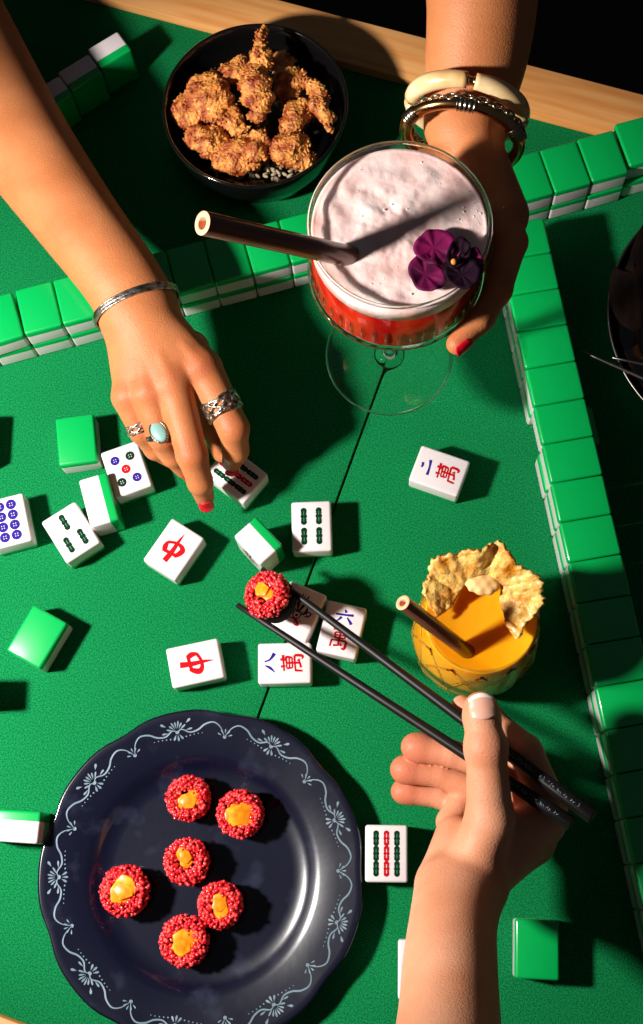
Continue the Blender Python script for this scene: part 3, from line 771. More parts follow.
petal('petal', [(416,243),(428,233),(444,233),(454,241),(452,258),(438,268),(420,262),(413,252)], 1.5, MT['petal'], 2, 1)
petal('petal', [(412,262),(424,256),(440,268),(446,282),(438,291),(420,292),(411,280),(408,270)], 1.0, MT['petal'], 1.5, 2)
petal('petal', [(466,256),(476,250),(483,262),(482,276),(474,286),(462,280)], 1.2, MT['petal'], 2, 3)
petal('petal', [(446,262),(452,246),(460,241),(468,246),(470,258),(462,268),(452,272)], 3.2, MT['petald'], 2.2, 4)
petal('petal', [(444,272),(456,264),(470,262),(480,272),(476,286),(466,293),(454,290),(446,282)], 3.0, MT['petald'], 2.0, 5)
o = MB().add(sphere(P(453.5, 266.5, zf+1.5)-fx+Vector((0,0,6)), 1.9, 10, 7)).build('flower_eye', MT['stamen'], fl_)
o = MB().add(tube([P(457, 261, zf+1.5)-fx+Vector((0,0,6)), P(463, 253, zf+1.5)-fx+Vector((0,0,6.6))], [.6,.3], 6)).build('stigma', MT['petal'], fl_)

# ------------------------------------------------------------------ tumbler with orange drink
T1 = 94.0; TK = 122/94
tc = P(482.5, 614, T1*TK); TR = 57.5/PXS(482, 614, T1*TK)
tc.z = 0
tum = thing('tumbler', 'rounded low glass tumbler full of orange drink, garnished with dried pineapple', 'glass', tc); tum.scale.z = TK
tin = [(.01,4),(TR*.7,4.3),(TR*.94,10),(TR*1.12,26),(TR*1.155,42),(TR*1.07,64),(TR*.985,82),(TR*.97,T1-.8)]
tout = [(TR*1.0,T1-.8),(TR*1.02,82),(TR*1.10,64),(TR*1.19,42),(TR*1.155,24),(TR*.97,9),(TR*.84,2),(TR*.7,.2),(.01,.4)]
iv = lathe(tin+[(TR*.975,T1-.1),(TR*.985,T1),(TR*.995,T1-.1)]+tout, 120)
V = []
for p in iv[0]:                                            # woven leaf relief pressed in the outside
    q = p/MM; r = q.xy.length; a = math.atan2(q.y, q.x)
    pass
    V.append(q*MM)
mesh_obj('tumbler_body', V, iv[1], MT['glass'], tum)
rel = MB()
for k in range(12):
    for sg in (-1, 1):
        pts = []
        for j in range(14):
            t = j/13; z = 6+t*72; r = float(np.interp(z, [2,9,24,42,64,82], [TR*.84,TR*.97,TR*1.155,TR*1.19,TR*1.10,TR*1.02])); a = 2*pi*k/12+sg*(t*1.1+.12*sin(t*6))
            pts.append((r*cos(a), r*sin(a), z))
        rel.add(tube(pts, .8, 6))
rel.build('pressed_leaf_relief', MT['lead'], tum)
oc = thing('orange_cocktail', 'cloudy orange drink filling the low tumbler', 'drink', tc); oc.scale.z = TK
OF = 83.0
v = lathe([(.01,2.4),(TR*.80,2.6),(TR*.955,9.6),(TR*1.145,25),(TR*1.18,42),(TR*1.09,64),(TR*.995,OF-1),(TR*.982,OF+.5),(TR*.96,OF),(.01,OF)], 96)
mesh_obj('orange_liquid', v[0], v[1], MT['orange'], oc)
straw('dark bamboo straw leaning in the orange drink', P(402.5, 602.5, 170), P(469, 653, OF*TK-3), 4.9, 2.2)
# dried pineapple wheel perched on the far rim
pn = thing('dried_pineapple_slice', 'frilly dried pineapple wheel perched on the rim of the orange drink', 'pineapple slice', P(482, 590, 124))
po = P(482, 590, 124)
ctl = [ # inner (u,v,z) , outer (u,v,z)
    ((452,606,86),(437,616,90)), ((455,600,88),(426,592,96)), ((459,594,91),(429,571,103)), ((463,587,94),(440,560,108)), ((468,580,97),(462,551,113)), ((476,575,99),(480,553,116)),
    ((486,574,99),(496,541,116)), ((493,577,98),(507,555,114)), ((498,582,96),(523,567,110)), ((501,588,94),(537,581,105)), ((500,594,92),(543,596,101)), ((500,601,90),(534,611,97)), ((503,612,89),(524,628,93)), ((507,626,88),(516,638,90))]
inn = crom([P(a[0], a[1], a[2]+28)-po for a, b in ctl], 9); out = crom([P(b[0], b[1], b[2]+28)-po for a, b in ctl], 9)
V, Fc = [], []; NB = 14; n = len(inn)
for i in range(n):
    for j in range(NB+1):
        t = j/NB; p = inn[i].lerp(out[i], t)
        ph = i/n*pi*13
        fr_ = 1+ .16*abs(sin(ph*.5+.4))-.08*abs(sin(ph*2.3))+.012*sin(ph*7)
        p = inn[i].lerp(out[i], t*(1+(fr_-1)*t*t))
        p.z += (2.6*abs(sin(ph*.5))-1.3+.5*sin(ph*3.1))*min(1, t*1.6) + 1.6*noise.noise(p*.22) + .7*noise.noise(p*.9)
        V.append(p*MM)
for i in range(n-1):
    for j in range(NB):
        a = i*(NB+1)+j; Fc.append((a, a+1, a+NB+2, a+NB+1))
fl2 = mesh_obj('pineapple_flesh', V, Fc, MT['pine'], pn); m_ = fl2.modifiers.new('thick', 'SOLIDIFY'); m_.thickness = .0022; m_.offset = 0
edge = [V[i*(NB+1)+NB]/MM for i in range(n)]
rb = random.Random(4); spk = MB()
for k in range(0, n, 7):
    p = edge[k]; spk.add(sphere(p, rb.uniform(.7,1.3), 6, 4))
spk.build('rind_bit', MT['prind'], pn)
def core(p):
    d = ell(p, (0,0,0), (11.5,8.8,4.2)); return d+.3*np.sin(p[..., 0]*.9)*np.sin(p[..., 1]*.7)
co = sdf_obj('pineapple_core', core, (-13,-12,-6), (13,12,6), .8, MT['pcore'], pn); q_ = P(483, 583, 124)-po
co.location = q_*MM; co.rotation_euler = (-.25, 0, -.1)

# ------------------------------------------------------------------ chopsticks and the roll they hold
def taper_stick(name, label, a, b, ra, rb_, marks=True, m=None, group=None):
    a, b = Vector(a), Vector(b); L = (b-a).length
    t = thing(name, label, 'chopstick', a, 0, group); t.rotation_mode = 'QUATERNION'; t.rotation_quaternion = Vector((0,0,1)).rotation_difference((b-a).normalized())
    V, Fc = [], []; N = 10; sg = 16
    for i in range(N+1):
        s_ = i/N; r = ra+(rb_-ra)*s_**.8; sq = max(0, (s_-.45)/.55)
        for k in range(sg):
            ang = 2*pi*k/sg; e = 1/max(abs(cos(ang)), abs(sin(ang))); e = min(e, 1.26); rr = r*(1+(e-1)*sq)
            V.append(Vector((rr*cos(ang+.6), rr*sin(ang+.6), L*s_))*MM)
    for i in range(N):
        for k in range(sg):
            q, w_ = i*sg+k, i*sg+(k+1) % sg; Fc.append((q, w_, w_+sg, q+sg))
    Fc.append(tuple(reversed(range(sg)))); Fc.append(tuple(N*sg+k for k in range(sg)))
    o = mesh_obj('stick', V, Fc, m or MT['blackw'], t); bv = o.modifiers.new('bevel', 'BEVEL'); bv.width = .0004; bv.limit_method = 'ANGLE'
    if marks:                                             # tiny pale lettering near the thick end
        q = t.rotation_quaternion.inverted() @ Vector((0, 0, 1)); up = Vector((q.x, q.y, 0)).normalized(); sd = Vector((0,0,1)).cross(up)
        mk = MB(); rr_ = random.Random(2); z = L*.74
        while z < L-9:
            r = ra+(rb_-ra)*(z/L)**.8
            for j in range(rr_.choice((1,2,2,3))):
                c = up*(r*1.13+.12)+sd*rr_.uniform(-.9,.9)+Vector((0,0,z+rr_.uniform(-.6,.6))); d = (sd*rr_.uniform(-1,1)+Vector((0,0,rr_.uniform(-1,1)))).normalized()*rr_.uniform(.5,.9)
                mk.add(tube([c-d, c+d], .16, 4))
            z += rr_.choice((1.6, 1.9, 3.4))
        mk.build('lettering', MT['slip'], t)
    return t
CH = [ (P(262, 569, 42), P(593, 817, 118)), (P(237.5, 605, 50), P(572, 824, 112)) ]
taper_stick('chopstick', 'upper black chopstick, its tip behind the held sushi roll', CH[0][0], CH[0][1], 2.0, 4.3)
taper_stick('chopstick', 'lower black chopstick, its tip left of the held sushi roll', CH[1][0], CH[1][1], 2.0, 4.0)
sc_ = P(264.5, 593, 58); ax = Vector((-.42, .16, 1)).normalized()
make_sushi('sushi roll with dark seaweed side, pinched between the chopsticks', sc_-ax*22, ax, 16.6, 22, 77, (-1,.5), .34)

# ------------------------------------------------------------------ dark dish at the right edge
dc = P(754, 316, 26); DRr = 148/PXS(700, 316, 26); dc.z = 0
dish = thing('dark_dish', 'dark glossy dish with a thin pale rim cut by the right edge', 'dish', dc)
v = lathe([(.01,3),(DRr*.5,3.5),(DRr*.7,8),(DRr*.9,18),(DRr*.985,26),(DRr*.985,27),(DRr*.97,28)][0:5]+[(DRr*.975,25.4),(DRr*.98,24.6),(DRr*.9,14),(DRr*.7,4),(DRr*.5,.02),(.01,.02)], 140)
mesh_obj('dish_body', v[0], v[1], MT['black'], dish)
v = lathe([(DRr*.972,25.2),(DRr*.978,26.4),(DRr*.99,26.6),(DRr*.994,25.6),(DRr*.98,24.6)], 140); mesh_obj('dish_rim', v[0], v[1], MT['steel'], dish)
taper_stick('chopstick', 'thin metal chopstick tip resting across the dark dish at right', P(581, 351, 32), P(760, 430, 34), .9, 2.4, False, MT['steel'])
taper_stick('chopstick', 'thin metal chopstick lying inside the dark dish at the right edge', P(612, 357.5, 30), P(770, 392, 32), .9, 2.2, False, MT['steel'])
lf = MB()
for k, pts in enumerate(([(613,268),(618,276),(628,262),(633,245),(646,222),(660,240),(665,290),(640,330),(618,320),(609,295)],)):
    ring = crom([P(u, v, 34)-dc for u, v in pts], 6, close=True); c = sum(ring, Vector())/len(ring); V = [c*MM+Vector((0,0,.004))]; n = len(ring); Fc = []
    for i in range(1, 5):
        for q in ring:
            p = c.lerp(q, i/4); p.z += 3*noise.noise(p*.12)+4*(1-i/4); V.append(p*MM)
    for q in range(n): Fc.append((0, 1+q, 1+(q+1) % n))
    for i in range(3):
        for q in range(n):
            a, b = 1+i*n+q, 1+i*n+(q+1) % n; Fc.append((a, a+n, b+n, b))
    lf.add((V, Fc))
MT['leaf'] = mat('dark_leaf', '0b0706', rough=.9, spec=.05, col2='150b07', vscale=60, bump=.5, bscale=200)
lo = lf.build('leaf_garnish', MT['leaf']); lo.location = dc*MM; tag(lo, 'dark ruffled leaf hanging over the edge of the dish at right', 'leaf'); m_ = lo.modifiers.new('thick', 'SOLIDIFY'); m_.thickness = .0012
MT['noodle'] = mat('brown_noodle', '7a4a1c', rough=.4, coat=.3)
nd = MB(); rn = random.Random(8)
for k in range(14):
    a, r0 = rn.uniform(2.4, 3.9), DRr*rn.uniform(.45,.72); c0 = Vector((r0*cos(a), r0*sin(a), 16)); L_ = rn.uniform(14, 26); an = rn.uniform(1.0, 2.2)
    nd.add(tube(crom([c0+Vector((cos(an+j*.2)*L_*(j/4-.5), sin(an+j*.2)*L_*(j/4-.5), 4*sin(j*.8))) for j in range(5)], 5), 1.6, 8))
no = nd.build('noodles', MT['noodle']); no.location = dc*MM; tag(no, 'brown noodles in the dark dish at the right edge', 'noodles'); no['kind'] = 'stuff'
# ------------------------------------------------------------------ people: three bare forearms with hands
def skin_mat(name, col, col2, deep, moles=0):
    m = mat(name, col, rough=.5, spec=.32, sss=.25, sssr=(1,.36,.2), sscale=.0045, col2=col2, vscale=28, vdetail=6, bump=.6, bscale=800, bdetail=3, bdist=.0005, ramp=(.3,.7))
    n, l = m.node_tree.nodes, m.node_tree.links; b = n['Principled BSDF']
    src = b.inputs['Base Color'].links[0].from_socket
    at = n.new('ShaderNodeAttribute'); at.attribute_name = 'blush'
    mx = n.new('ShaderNodeMix'); mx.data_type = 'RGBA'; mx.inputs[7].default_value = lin(deep)
    l.new(at.outputs['Fac'], mx.inputs[0]); l.new(src, mx.inputs[6]); l.new(mx.outputs[2], b.inputs['Base Color'])
    # second, coarser crease layer
    t = n.new('ShaderNodeTexVoronoi'); t.inputs['Scale'].default_value = 520; t.feature = 'DISTANCE_TO_EDGE'
    tc = n.new('ShaderNodeTexCoord'); l.new(tc.outputs['Object'], t.inputs['Vector'])
    bp = n.new('ShaderNodeBump'); bp.inputs['Strength'].default_value = .22; bp.inputs['Distance'].default_value = .0004
    l.new(t.outputs['Distance'], bp.inputs['Height']); old = b.inputs['Normal'].links[0].from_socket
    l.new(old, bp.inputs['Normal']); l.new(bp.outputs['Normal'], b.inputs['Normal'])
    return m
MT['skin_w'] = skin_mat('tanned_skin', 'b06a3e', 'c47c4e', 'a84c30')
MT['skin_m'] = skin_mat('fair_skin', 'c4815e', 'd29574', 'b84a30')
MT['polish'] = mat('red_nail_polish', 'd80d28', rough=.35, coat=.15)
MT['nail'] = mat('bare_nail', 'dba48e', rough=.35, coat=.4, sss=.2, sscale=.002)
MT['nailtip'] = mat('nail_white', 'f0dcd0', rough=.35)

def J(u, v, z, rpx):
    p = P(u, v, z); return (np.array(p, np.float32), rpx/PXS(u, v, z))
def CH_(p, js, k=3.0): return chain(p, [j[0] for j in js], [j[1] for j in js], k)
def rings(p, js, idx, amp=.5, wave=1.5, s_=4.0):
    """skin folds across a joint, only within s_ of it"""
    c = js[idx][0]; a = js[min(idx+1, len(js)-1)][0]-js[idx-1][0]; a = a/np.linalg.norm(a); q = (p-c)@a
    return -amp*np.exp(-(q/s_)**2)*np.cos(q*2*pi/wave)*np.exp(-(np.linalg.norm(p-c, axis=-1)/(js[idx][1]*1.5))**4)
def bounds(js, pad=4):
    A = np.array([j[0]-j[1] for j in js]); B = np.array([j[0]+j[1] for j in js]); return A.min(0)-pad, B.max(0)+pad
def blush(o, spots):
    """own redness of knuckles and tips: spots [(point mm, radius mm, strength)]"""
    me = o.data; n = len(me.vertices); V = np.empty(n*3, np.float32); me.vertices.foreach_get('co', V); V = V.reshape(-1, 3)/MM
    f = np.zeros(n, np.float32)
    for c, r, s_ in spots: f = np.maximum(f, s_*np.exp(-(np.linalg.norm(V-np.array(c, np.float32), axis=1)/r)**2))
    at = me.attributes.new('blush', 'FLOAT', 'POINT'); at.data.foreach_set('value', f)
def nail(name, root, tip, up, w, l, r, m, parent, fn, lift=0.0, white=None):
    """curved nail: root->tip direction on the finger, up = outward normal at the nail, r = finger radius there"""
    root, tip, up = Vector(root), Vector(tip), Vector(up); d = (tip-root).normalized(); up = (up-d*up.dot(d)).normalized(); s_ = d.cross(up)
    NI = NJ = 12; base = []
    for i in range(NI+1):
        for j in range(NJ+1):
            t = i/NI; x = j/NJ*2-1
            hw = w/2*min(1, .86+.3*t)
            y = l*(t-1) - l*.16*x*x*(t) + l*.12*x*x*(1-t)
            base.append(tip+d*y+s_*(hw*x*(1-.10*t)))
    B = np.array([tuple(q) for q in base], np.float32); U = np.array(tuple(up), np.float32)
    best = np.full(len(B), -1e3, np.float32)
    hs = np.linspace(r*1.7, -r*.3, 500).astype(np.float32)   # outermost surface along the nail's normal
    in_ = fn((B[:, None, :]+U*hs[None, :, None]).reshape(-1, 3)).reshape(len(B), -1) < 0
    best = np.where(in_.any(1), hs[in_.argmax(1)], best)
    best = np.where(best < -999, np.nan, best).reshape(NI+1, NJ+1)
    top = np.nanmax(best)
    for i in range(NI+1):
        for j in range(NJ+1):
            x = j/NJ*2-1; lo_ = top-(.30*x*x*w*.5)-lift-1.2*max(0, i/NI-.7)
            v_ = best[i, j]; best[i, j] = lo_ if not v_ == v_ else max(v_, lo_-.9)
    P3 = B.reshape(NI+1, NJ+1, 3)+U*(best[..., None]+.3)
    def surf(i, j, NI, NJ): return Vector([float(q) for q in P3[i, j]])
    V, Fc = [], []
    for i in range(NI+1):
        for j in range(NJ+1): V.append(surf(i, j, NI, NJ)*MM)
    for i in range(NI):
        for j in range(NJ):
            a = i*(NJ+1)+j; Fc.append((a, a+1, a+NJ+2, a+NJ+1))
    o = mesh_obj(name, V, Fc, m, parent, mats=[m, white] if white else None, midx=[1 if (white and q//NJ >= NI-2) else 0 for q in range(NI*NJ)] if white else None)
    # orient outward
    md = o.modifiers.new('thick', 'SOLIDIFY'); md.thickness = .0008; md.offset = 0
    return o

HS = 1.05
# ---- hand A: tanned right hand reaching in from the upper left, index finger on a tile
Z0 = 86
fore = [[J(108+(-26)*0, 0, 0, 1)]]
def limb(cs, k=9):
    """cs: list of (u,v,z, half width px, lateral unit (du,dv), thick px) -> three parallel chains"""
    out = []
    for off in (-1, 0, 1):
        out.append([J(u+du*off*(hw-th), v+dv*off*(hw-th), z-(0 if off == 0 else th*.12), th*(1.0 if off == 0 else .97)) for (u, v, z, hw, (du, dv), th) in cs])
    res = []
    for c in out:                                          # resample smoothly so the limb tapers without steps
        q = crom([tuple(float(x) for x in j[0]) for j in c], 6); r = crom([(j[1], 0, 0) for j in c], 6)
        res.append([(np.array(a, np.float32), b.x) for a, b in zip(q, r)])
    return res
LA = limb([(-76,-14,74,64,(.88,-.47),44),(-26,68,76,57,(.87,-.5),42),(24,146,82,50,(.87,-.5),38),(74,216,90,44,(.88,-.47),34),(118,275,96,41,(.9,-.43),28),(139,310,92,40,(.91,-.41),25)])
upA = [J(-70,-14,76,50), J(-30,-80,90,54), J(20,-160,120,60)]
# fingers: mcp, pip, dip, tip
A_mid = [J(173,385,86,19), J(192,455,74,15.5), J(200,482,56,12.5), J(204.5,497,36,9.8)]
A_ind = [J(203,370,84,20), J(233.5,428,74,15.5), J(235.5,450,54,13.0), J(232,462,35,10.2)]
A_rng = [J(149,395,83,18), J(162,436,70,14.2), J(173,455,50,12), J(184,469,32,9.5)]
A_pky = [J(128,398,78,16), J(142,431,66,12.5), J(155,449,50,10.5), J(171,459,32,9)]
A_thb = [J(190,350,70,20), J(207,395,58,16), J(213,426,44,12.5), J(222,452,30,10.5)]
A_palm = [[J(155,320,88,24), J(198,366,84,20)], [J(143,318,91,24), J(172,383,86,19)], [J(132,316,90,23), J(150,390,83,17.5)], [J(124,314,86,21), J(130,394,78,16)]]
A_under = [J(150,325,74,24), J(172,362,68,24), J(150,378,66,20)]
def fA(p):
    d = None
    for c in LA:
        e = CH_(p, c, .3); d = e if d is None else smin(d, e, 9)
    d = smin(d, CH_(p, upA, 8), 12)
    pm = None
    for c in A_palm+[A_under]:
        e = CH_(p, c, 4); pm = e if pm is None else smin(pm, e, 11)
    d = smin(d, pm, 9)
    f = None
    for c in (A_ind, A_mid, A_rng, A_pky):
        e = CH_(p, c, 3.2)+rings(p, c, 1, .28, 1.7, 3.6)+rings(p, c, 2, .16, 1.4, 2.2)
        k0 = c[0][0]; e = smin(e, np.linalg.norm(p-(k0+np.array([0,0,3.6],np.float32)), axis=-1)-c[0][1]*.66, 5)   # knuckle
        f = e if f is None else smin(f, e, 1.0)
    d = smin(d, f, 5.5)
    d = smin(d, CH_(p, A_thb, 4), 2.5)
    for c, w0 in ((A_ind, A_palm[0]), (A_mid, A_palm[1]), (A_rng, A_palm[2])):                              # tendons
        a, b = w0[0][0]+np.array([0,0,w0[0][1]*.82],np.float32), c[0][0]+np.array([0,0,c[0][1]*.80],np.float32)
        d = smin(d, cap(p, a*.35+b*.65, b, 1.2, 2.0), 5)
    return d
allA = [j for c in LA+[upA, A_mid, A_ind, A_rng, A_pky, A_thb, A_under]+A_palm for j in c]
loA, hiA = bounds(allA); 
hi_clip = P(-85, -60, 110); loA[0] = max(loA[0], hi_clip.x); hiA[1] = min(hiA[1], P(-60,-60,110).y)
def clipbox(fn, lo, hi, m=3.0):
    lo2, hi2 = np.array(lo)+m, np.array(hi)-m
    def g(p):
        q = np.maximum(lo2-p, p-hi2).max(-1); return np.maximum(fn(p), q)
    return g
def person(label, base, fn, lo, hi, m, spots):
    t = thing('person', label, 'person', base)
    o = sdf_obj('arm_and_hand', clipbox(fn, lo, hi), lo, hi, HS, m, t, relax=1)
    blush(o, spots); o.location = -Vector(base)*MM
    return t
def reparent(o, t, base): o.location = -Vector(base)*MM; return o
bA = P(139, 310, 0)
pA_ = person("person's bare tanned right forearm and hand reaching in from the upper left", bA, fA, loA, hiA, MT['skin_w'],
    [(c[i][0]+np.array([0,0,c[i][1]*.8]), c[i][1]*1.0, .42) for c in (A_ind, A_mid, A_rng, A_pky) for i in (0, 1)]+[(c[3][0], 9, .5) for c in (A_ind, A_mid, A_rng, A_pky)])
for c, w_ in ((A_ind, 9.5), (A_mid, 10), (A_rng, 9), (A_pky, 8)):
    d = Vector(c[3][0])-Vector(c[2][0]); upv = Vector((d.x, d.y-2, 5))
    if c is A_ind: upv = Vector((.25, -1, .45))
    if c is A_mid: upv = Vector((.2, -.75, .8))
    o = nail('fingernail', c[2][0], c[3][0]+(c[3][0]-c[2][0])/np.linalg.norm(c[3][0]-c[2][0])*(c[3][1]+1.6), upv, w_+1.5, 12.5 if c is not A_ind else 7, c[3][1], MT['polish'], pA_, fA); reparent(o, pA_, bA)

# ---- hand B: left hand with bangles holding the goblet from behind and the right
GCx, GCy = GC.x, GC.y
LB = limb([(478,-60,268,60,(1,0.02),48),(482,0,254,57,(1,.02),44),(476,60,236,52,(.99,.12),40),(468,100,226,46,(.97,.2),32),(463,130,220,41,(.95,.3),26)])
B_ind = [J(500,222,236,23), J(511,242,236,16.5), J(497,290,233,15), J(479,320,230,13.5), J(457,344,228,11)]
B_mid = [J(500,222,222,23), J(500,262,214,15), J(490,300,211,14), J(482,318,208,13), J(468,322,208,11)]
B_rng = [J(494,228,206,22), J(488,270,192,15), J(476,304,188,13), J(452,322,190,12.5), J(430,318,194,10.5)]
B_pky = [J(486,228,192,20), J(484,268,174,14), J(466,298,168,12.5), J(440,306,170,11), J(424,302,174,9.5)]
B_thb = [J(456,160,216,20), J(425,166,216,16), J(398,172,222,14), J(374,182,226,13), J(352,196,228,11)]
B_palm = [[J(470,135,222,25), J(506,214,234,23)], [J(470,138,214,25), J(504,218,220,24)], [J(465,140,206,25), J(496,222,206,22)], [J(462,140,200,22), J(488,226,194,20)], [J(460,135,216,22), J(458,158,214,20)]]
def fB(p):
    d = None
    for c in LB:
        e = CH_(p, c, .3); d = e if d is None else smin(d, e, 9)
    pm = None
    for c in B_palm:
        e = CH_(p, c, 5); pm = e if pm is None else smin(pm, e, 8)
    d = smin(d, pm, 10)
    f = None
    for c in (B_ind, B_mid, B_rng, B_pky, B_thb):
        e = CH_(p, c, 3); f = e if f is None else smin(f, e, .8)
    d = smin(d, f, 5)
    # keep clear of the goblet: bowl and stem
    r = np.hypot(p[..., 0]-GCx, p[..., 1]-GCy)
    bowl_ = np.maximum(np.maximum(r-(GR+.4), p[..., 2]-300), 200+np.clip((r-24)/(GR-24), 0, 1)*16-p[..., 2])
    return np.maximum(d, -bowl_)
allB = [j for c in LB+[B_ind, B_mid, B_rng, B_pky, B_thb]+B_palm for j in c]
loB, hiB = bounds(allB); hiB[1] = min(hiB[1], P(480, -45, 262).y)
bB = P(463, 130, 0)
pB_ = person("person's left forearm with bangles coming down from the top, hand wrapped behind the goblet", bB, fB, loB, hiB, MT['skin_w'], [(c[-1][0], 9, .5) for c in (B_ind, B_mid)])
d_ = B_ind[-1][0]-B_ind[-2][0]; d_ = d_/np.linalg.norm(d_)
o = nail('fingernail', B_ind[-2][0], B_ind[-1][0]+d_*(B_ind[-1][1]*.9), (P(470, 366, 230)-P(457, 344, 228))+Vector((0,0,4)), 10, 12, B_ind[-1][1], MT['polish'], pB_, fB); reparent(o, pB_, bB)

# ---- hand C: fair right hand holding the chopsticks, palm towards the left
LC = limb([(446,1090,238,62,(1,.0),50),(449,1020,198,52,(1,0),43),(450,965,166,48,(1,0),38),(453,925,138,45,(1,-.02),34),(460,890,110,47,(.99,.05),31)])
C_thb = [J(470,872,102,28), J(490,820,110,24), J(486,748,124,19.5), J(481.5,716,124,17.8), J(480.5,708,123,16.5)]
C_ind = [J(545,800,86,20), J(526,752,92,17), J(492,722,84,14.5), J(462,706,80,11)]
C_mid = [J(545,822,78,20), J(512,772,80,16), J(452,754,78,13.2), J(420,748,76,14.5), J(415,747,76,14.2)]
C_rng = [J(536,842,66,20), J(500,800,66,16), J(440,775,66,12.3), J(408,770,66,14), J(404,769.5,66,14)]
C_pky = [J(516,852,58,19), J(482,818,54,15), J(440,797,52,11.2), J(408,791.5,52,12.5), J(403,791.5,52,12.3)]
C_palm = [[J(470,890,98,27), J(548,806,82,20)], [J(465,890,94,28), J(545,825,76,20)], [J(460,885,88,28), J(530,845,68,22)], [J(448,885,88,26), J(505,848,62,24)], [J(444,880,90,26), J(456,838,76,22)], [J(468,888,102,27), J(490,822,96,24)]]
C_fold = [J(462,800,64,13), J(450,822,66,13), J(462,838,66,18)]
def fC(p):
    d = None
    for c in LC:
        e = CH_(p, c, .3); d = e if d is None else smin(d, e, 9)
    pm = None
    for c in C_palm:
        e = CH_(p, c, 5); pm = e if pm is None else smin(pm, e, 8)
    d = smin(d, pm, 10)
    f = None
    for c in (C_ind, C_mid, C_rng, C_pky):
        e = CH_(p, c, 2.6); f = e if f is None else smin(f, e, .7)
    for c in (C_mid, C_rng, C_pky):                                       # pads of the finger tips, joint folds
        f = f+rings(p, c, 2, .22, 3.0, 3.0)
    d = smin(d, f, 3.0)
    d = smin(d, CH_(p, C_fold, 4), 3.5)
    t = CH_(p, C_thb, 5)+rings(p, C_thb, 2, .5, 2.7, 5.0)
    t = smin(t, np.linalg.norm(p-C_thb[2][0], axis=-1)-C_thb[2][1]*1.05, 5)
    d = smin(d, t, 3.5)
    # wrist tendons and the groove beside the thumb base
    a, b = np.array(P(447,1020,197), np.float32), np.array(P(455,925,138), np.float32)
    for off, r in ((-8, 2.4), (3, 2.0)):
        q = np.array([off, 0, 22], np.float32); d = smin(d, cap(p, a+q, b+q-np.array([0,0,2.5],np.float32), r, r*.6), 9)
    return d
allC = [j for c in LC+[C_thb, C_ind, C_mid, C_rng, C_pky, C_fold]+C_palm for j in c]
loC, hiC = bounds(allC); loC[1] = max(loC[1], P(445, 1080, 250).y)
bC = P(455, 925, 0)
pC_ = person("person's fair forearm and hand coming up from the bottom, gripping black chopsticks", bC, fC, loC, hiC, MT['skin_m'],
    [(c[-1][0]+np.array([-2,0,0]), 20, .62) for c in (C_mid, C_rng, C_pky)]+[(c[2][0], 8, .35) for c in (C_mid, C_rng, C_pky)]+[(C_thb[2][0]+np.array([0,0,10]), 14, .2), (C_thb[-1][0], 16, .25)])
dt = C_thb[-1][0]-C_thb[2][0]; dt = dt/np.linalg.norm(dt)
o = nail('thumbnail', C_thb[2][0], C_thb[-1][0]+dt*C_thb[-1][1]*.72, (0, .25, 1), 17.5, 17, C_thb[-1][1]*1.1, MT['nail'], pC_, fC, white=MT['nailtip']); reparent(o, pC_, bC)

# ------------------------------------------------------------------ jewellery
MT.update(
    silver=mat('oxidised_silver', 'e0d8cc', rough=.32, metal=1, col2='6a5c50', vscale=260, bump=.8, bscale=420, bdist=.0006),
    dsilver=mat('dark_silver', '8d8272', rough=.25, metal=1, bump=.4, bscale=300),
    gold=mat('antique_gold', 'b98a5c', rough=.18, metal=1, bump=.2, bscale=200),
    shell=mat('cream_shell', 'cfa368', rough=.3, col2='ead2a4', vscale=40, coat=.5, sss=.2, sscale=.003),
    stone=mat('turquoise_stone', '7ba59c', rough=.35, coat=.3, col2='90b8ae', vscale=80),
)
def band(c, axis, up, rx, ry, n=64, a0=0, a1=2*pi, wob=None):
    """points of an ellipse round a limb: centre c, axis along limb, up = direction of ry"""
    c, axis, up = Vector(c), Vector(axis).normalized(), Vector(up); up = (up-axis*up.dot(axis)).normalized(); s_ = axis.cross(up)
    out = []
    for k in range(n):
        a = a0+(a1-a0)*k/(n if a1-a0 > 6.28 else n-1); w_ = wob(a) if wob else 0
        out.append(c+s_*(rx*cos(a))+up*(ry*sin(a))+axis*w_)
    return out
def piece(name, mb, m, t, base): o = mb.build(name, m, t); o.location = -Vector(base)*MM; return o
# silver cuff on the left wrist
c0 = Vector(P(136, 305, 92)); axA = Vector(P(139,310,92))-Vector(P(118,275,96))
l_, r_2 = P(97, 322, 90), P(176, 291, 90)
lat = (r_2-l_); hw_ = lat.length/2+1.5; axc = lat.cross(Vector((0,0,1))).normalized()
cuff = thing('cuff_bracelet', 'thin engraved silver cuff on the wrist of the hand reaching for the tile', 'bracelet', (l_+r_2)/2)
mb = MB(); ctr = (l_+r_2)/2; 
pts = band(ctr, axc, (0,0,1), hw_, 23.5, 60)
mb.add(tube(pts, 1.0, 8, close=True))
for o_ in (-2.4, 2.4): mb.add(tube([p+axc*o_ for p in pts], .8, 8, close=True))
V = []
for p in pts: V += [(p-axc*2.4+(p-ctr).normalized()*.75)*MM, (p+axc*2.4+(p-ctr).normalized()*.75)*MM]
n = len(pts); mb.add((V, [(2*i, 2*i+1, (2*i+3) % (2*n), (2*i+2) % (2*n)) for i in range(n)]))
piece('cuff_band', mb, MT['silver'], cuff, ctr)
def ring_frame(j0, j1, t):
    a, b = Vector(j0[0]), Vector(j1[0]); return a.lerp(b, t), (b-a).normalized(), j0[1]*(1-t)+j1[1]*t
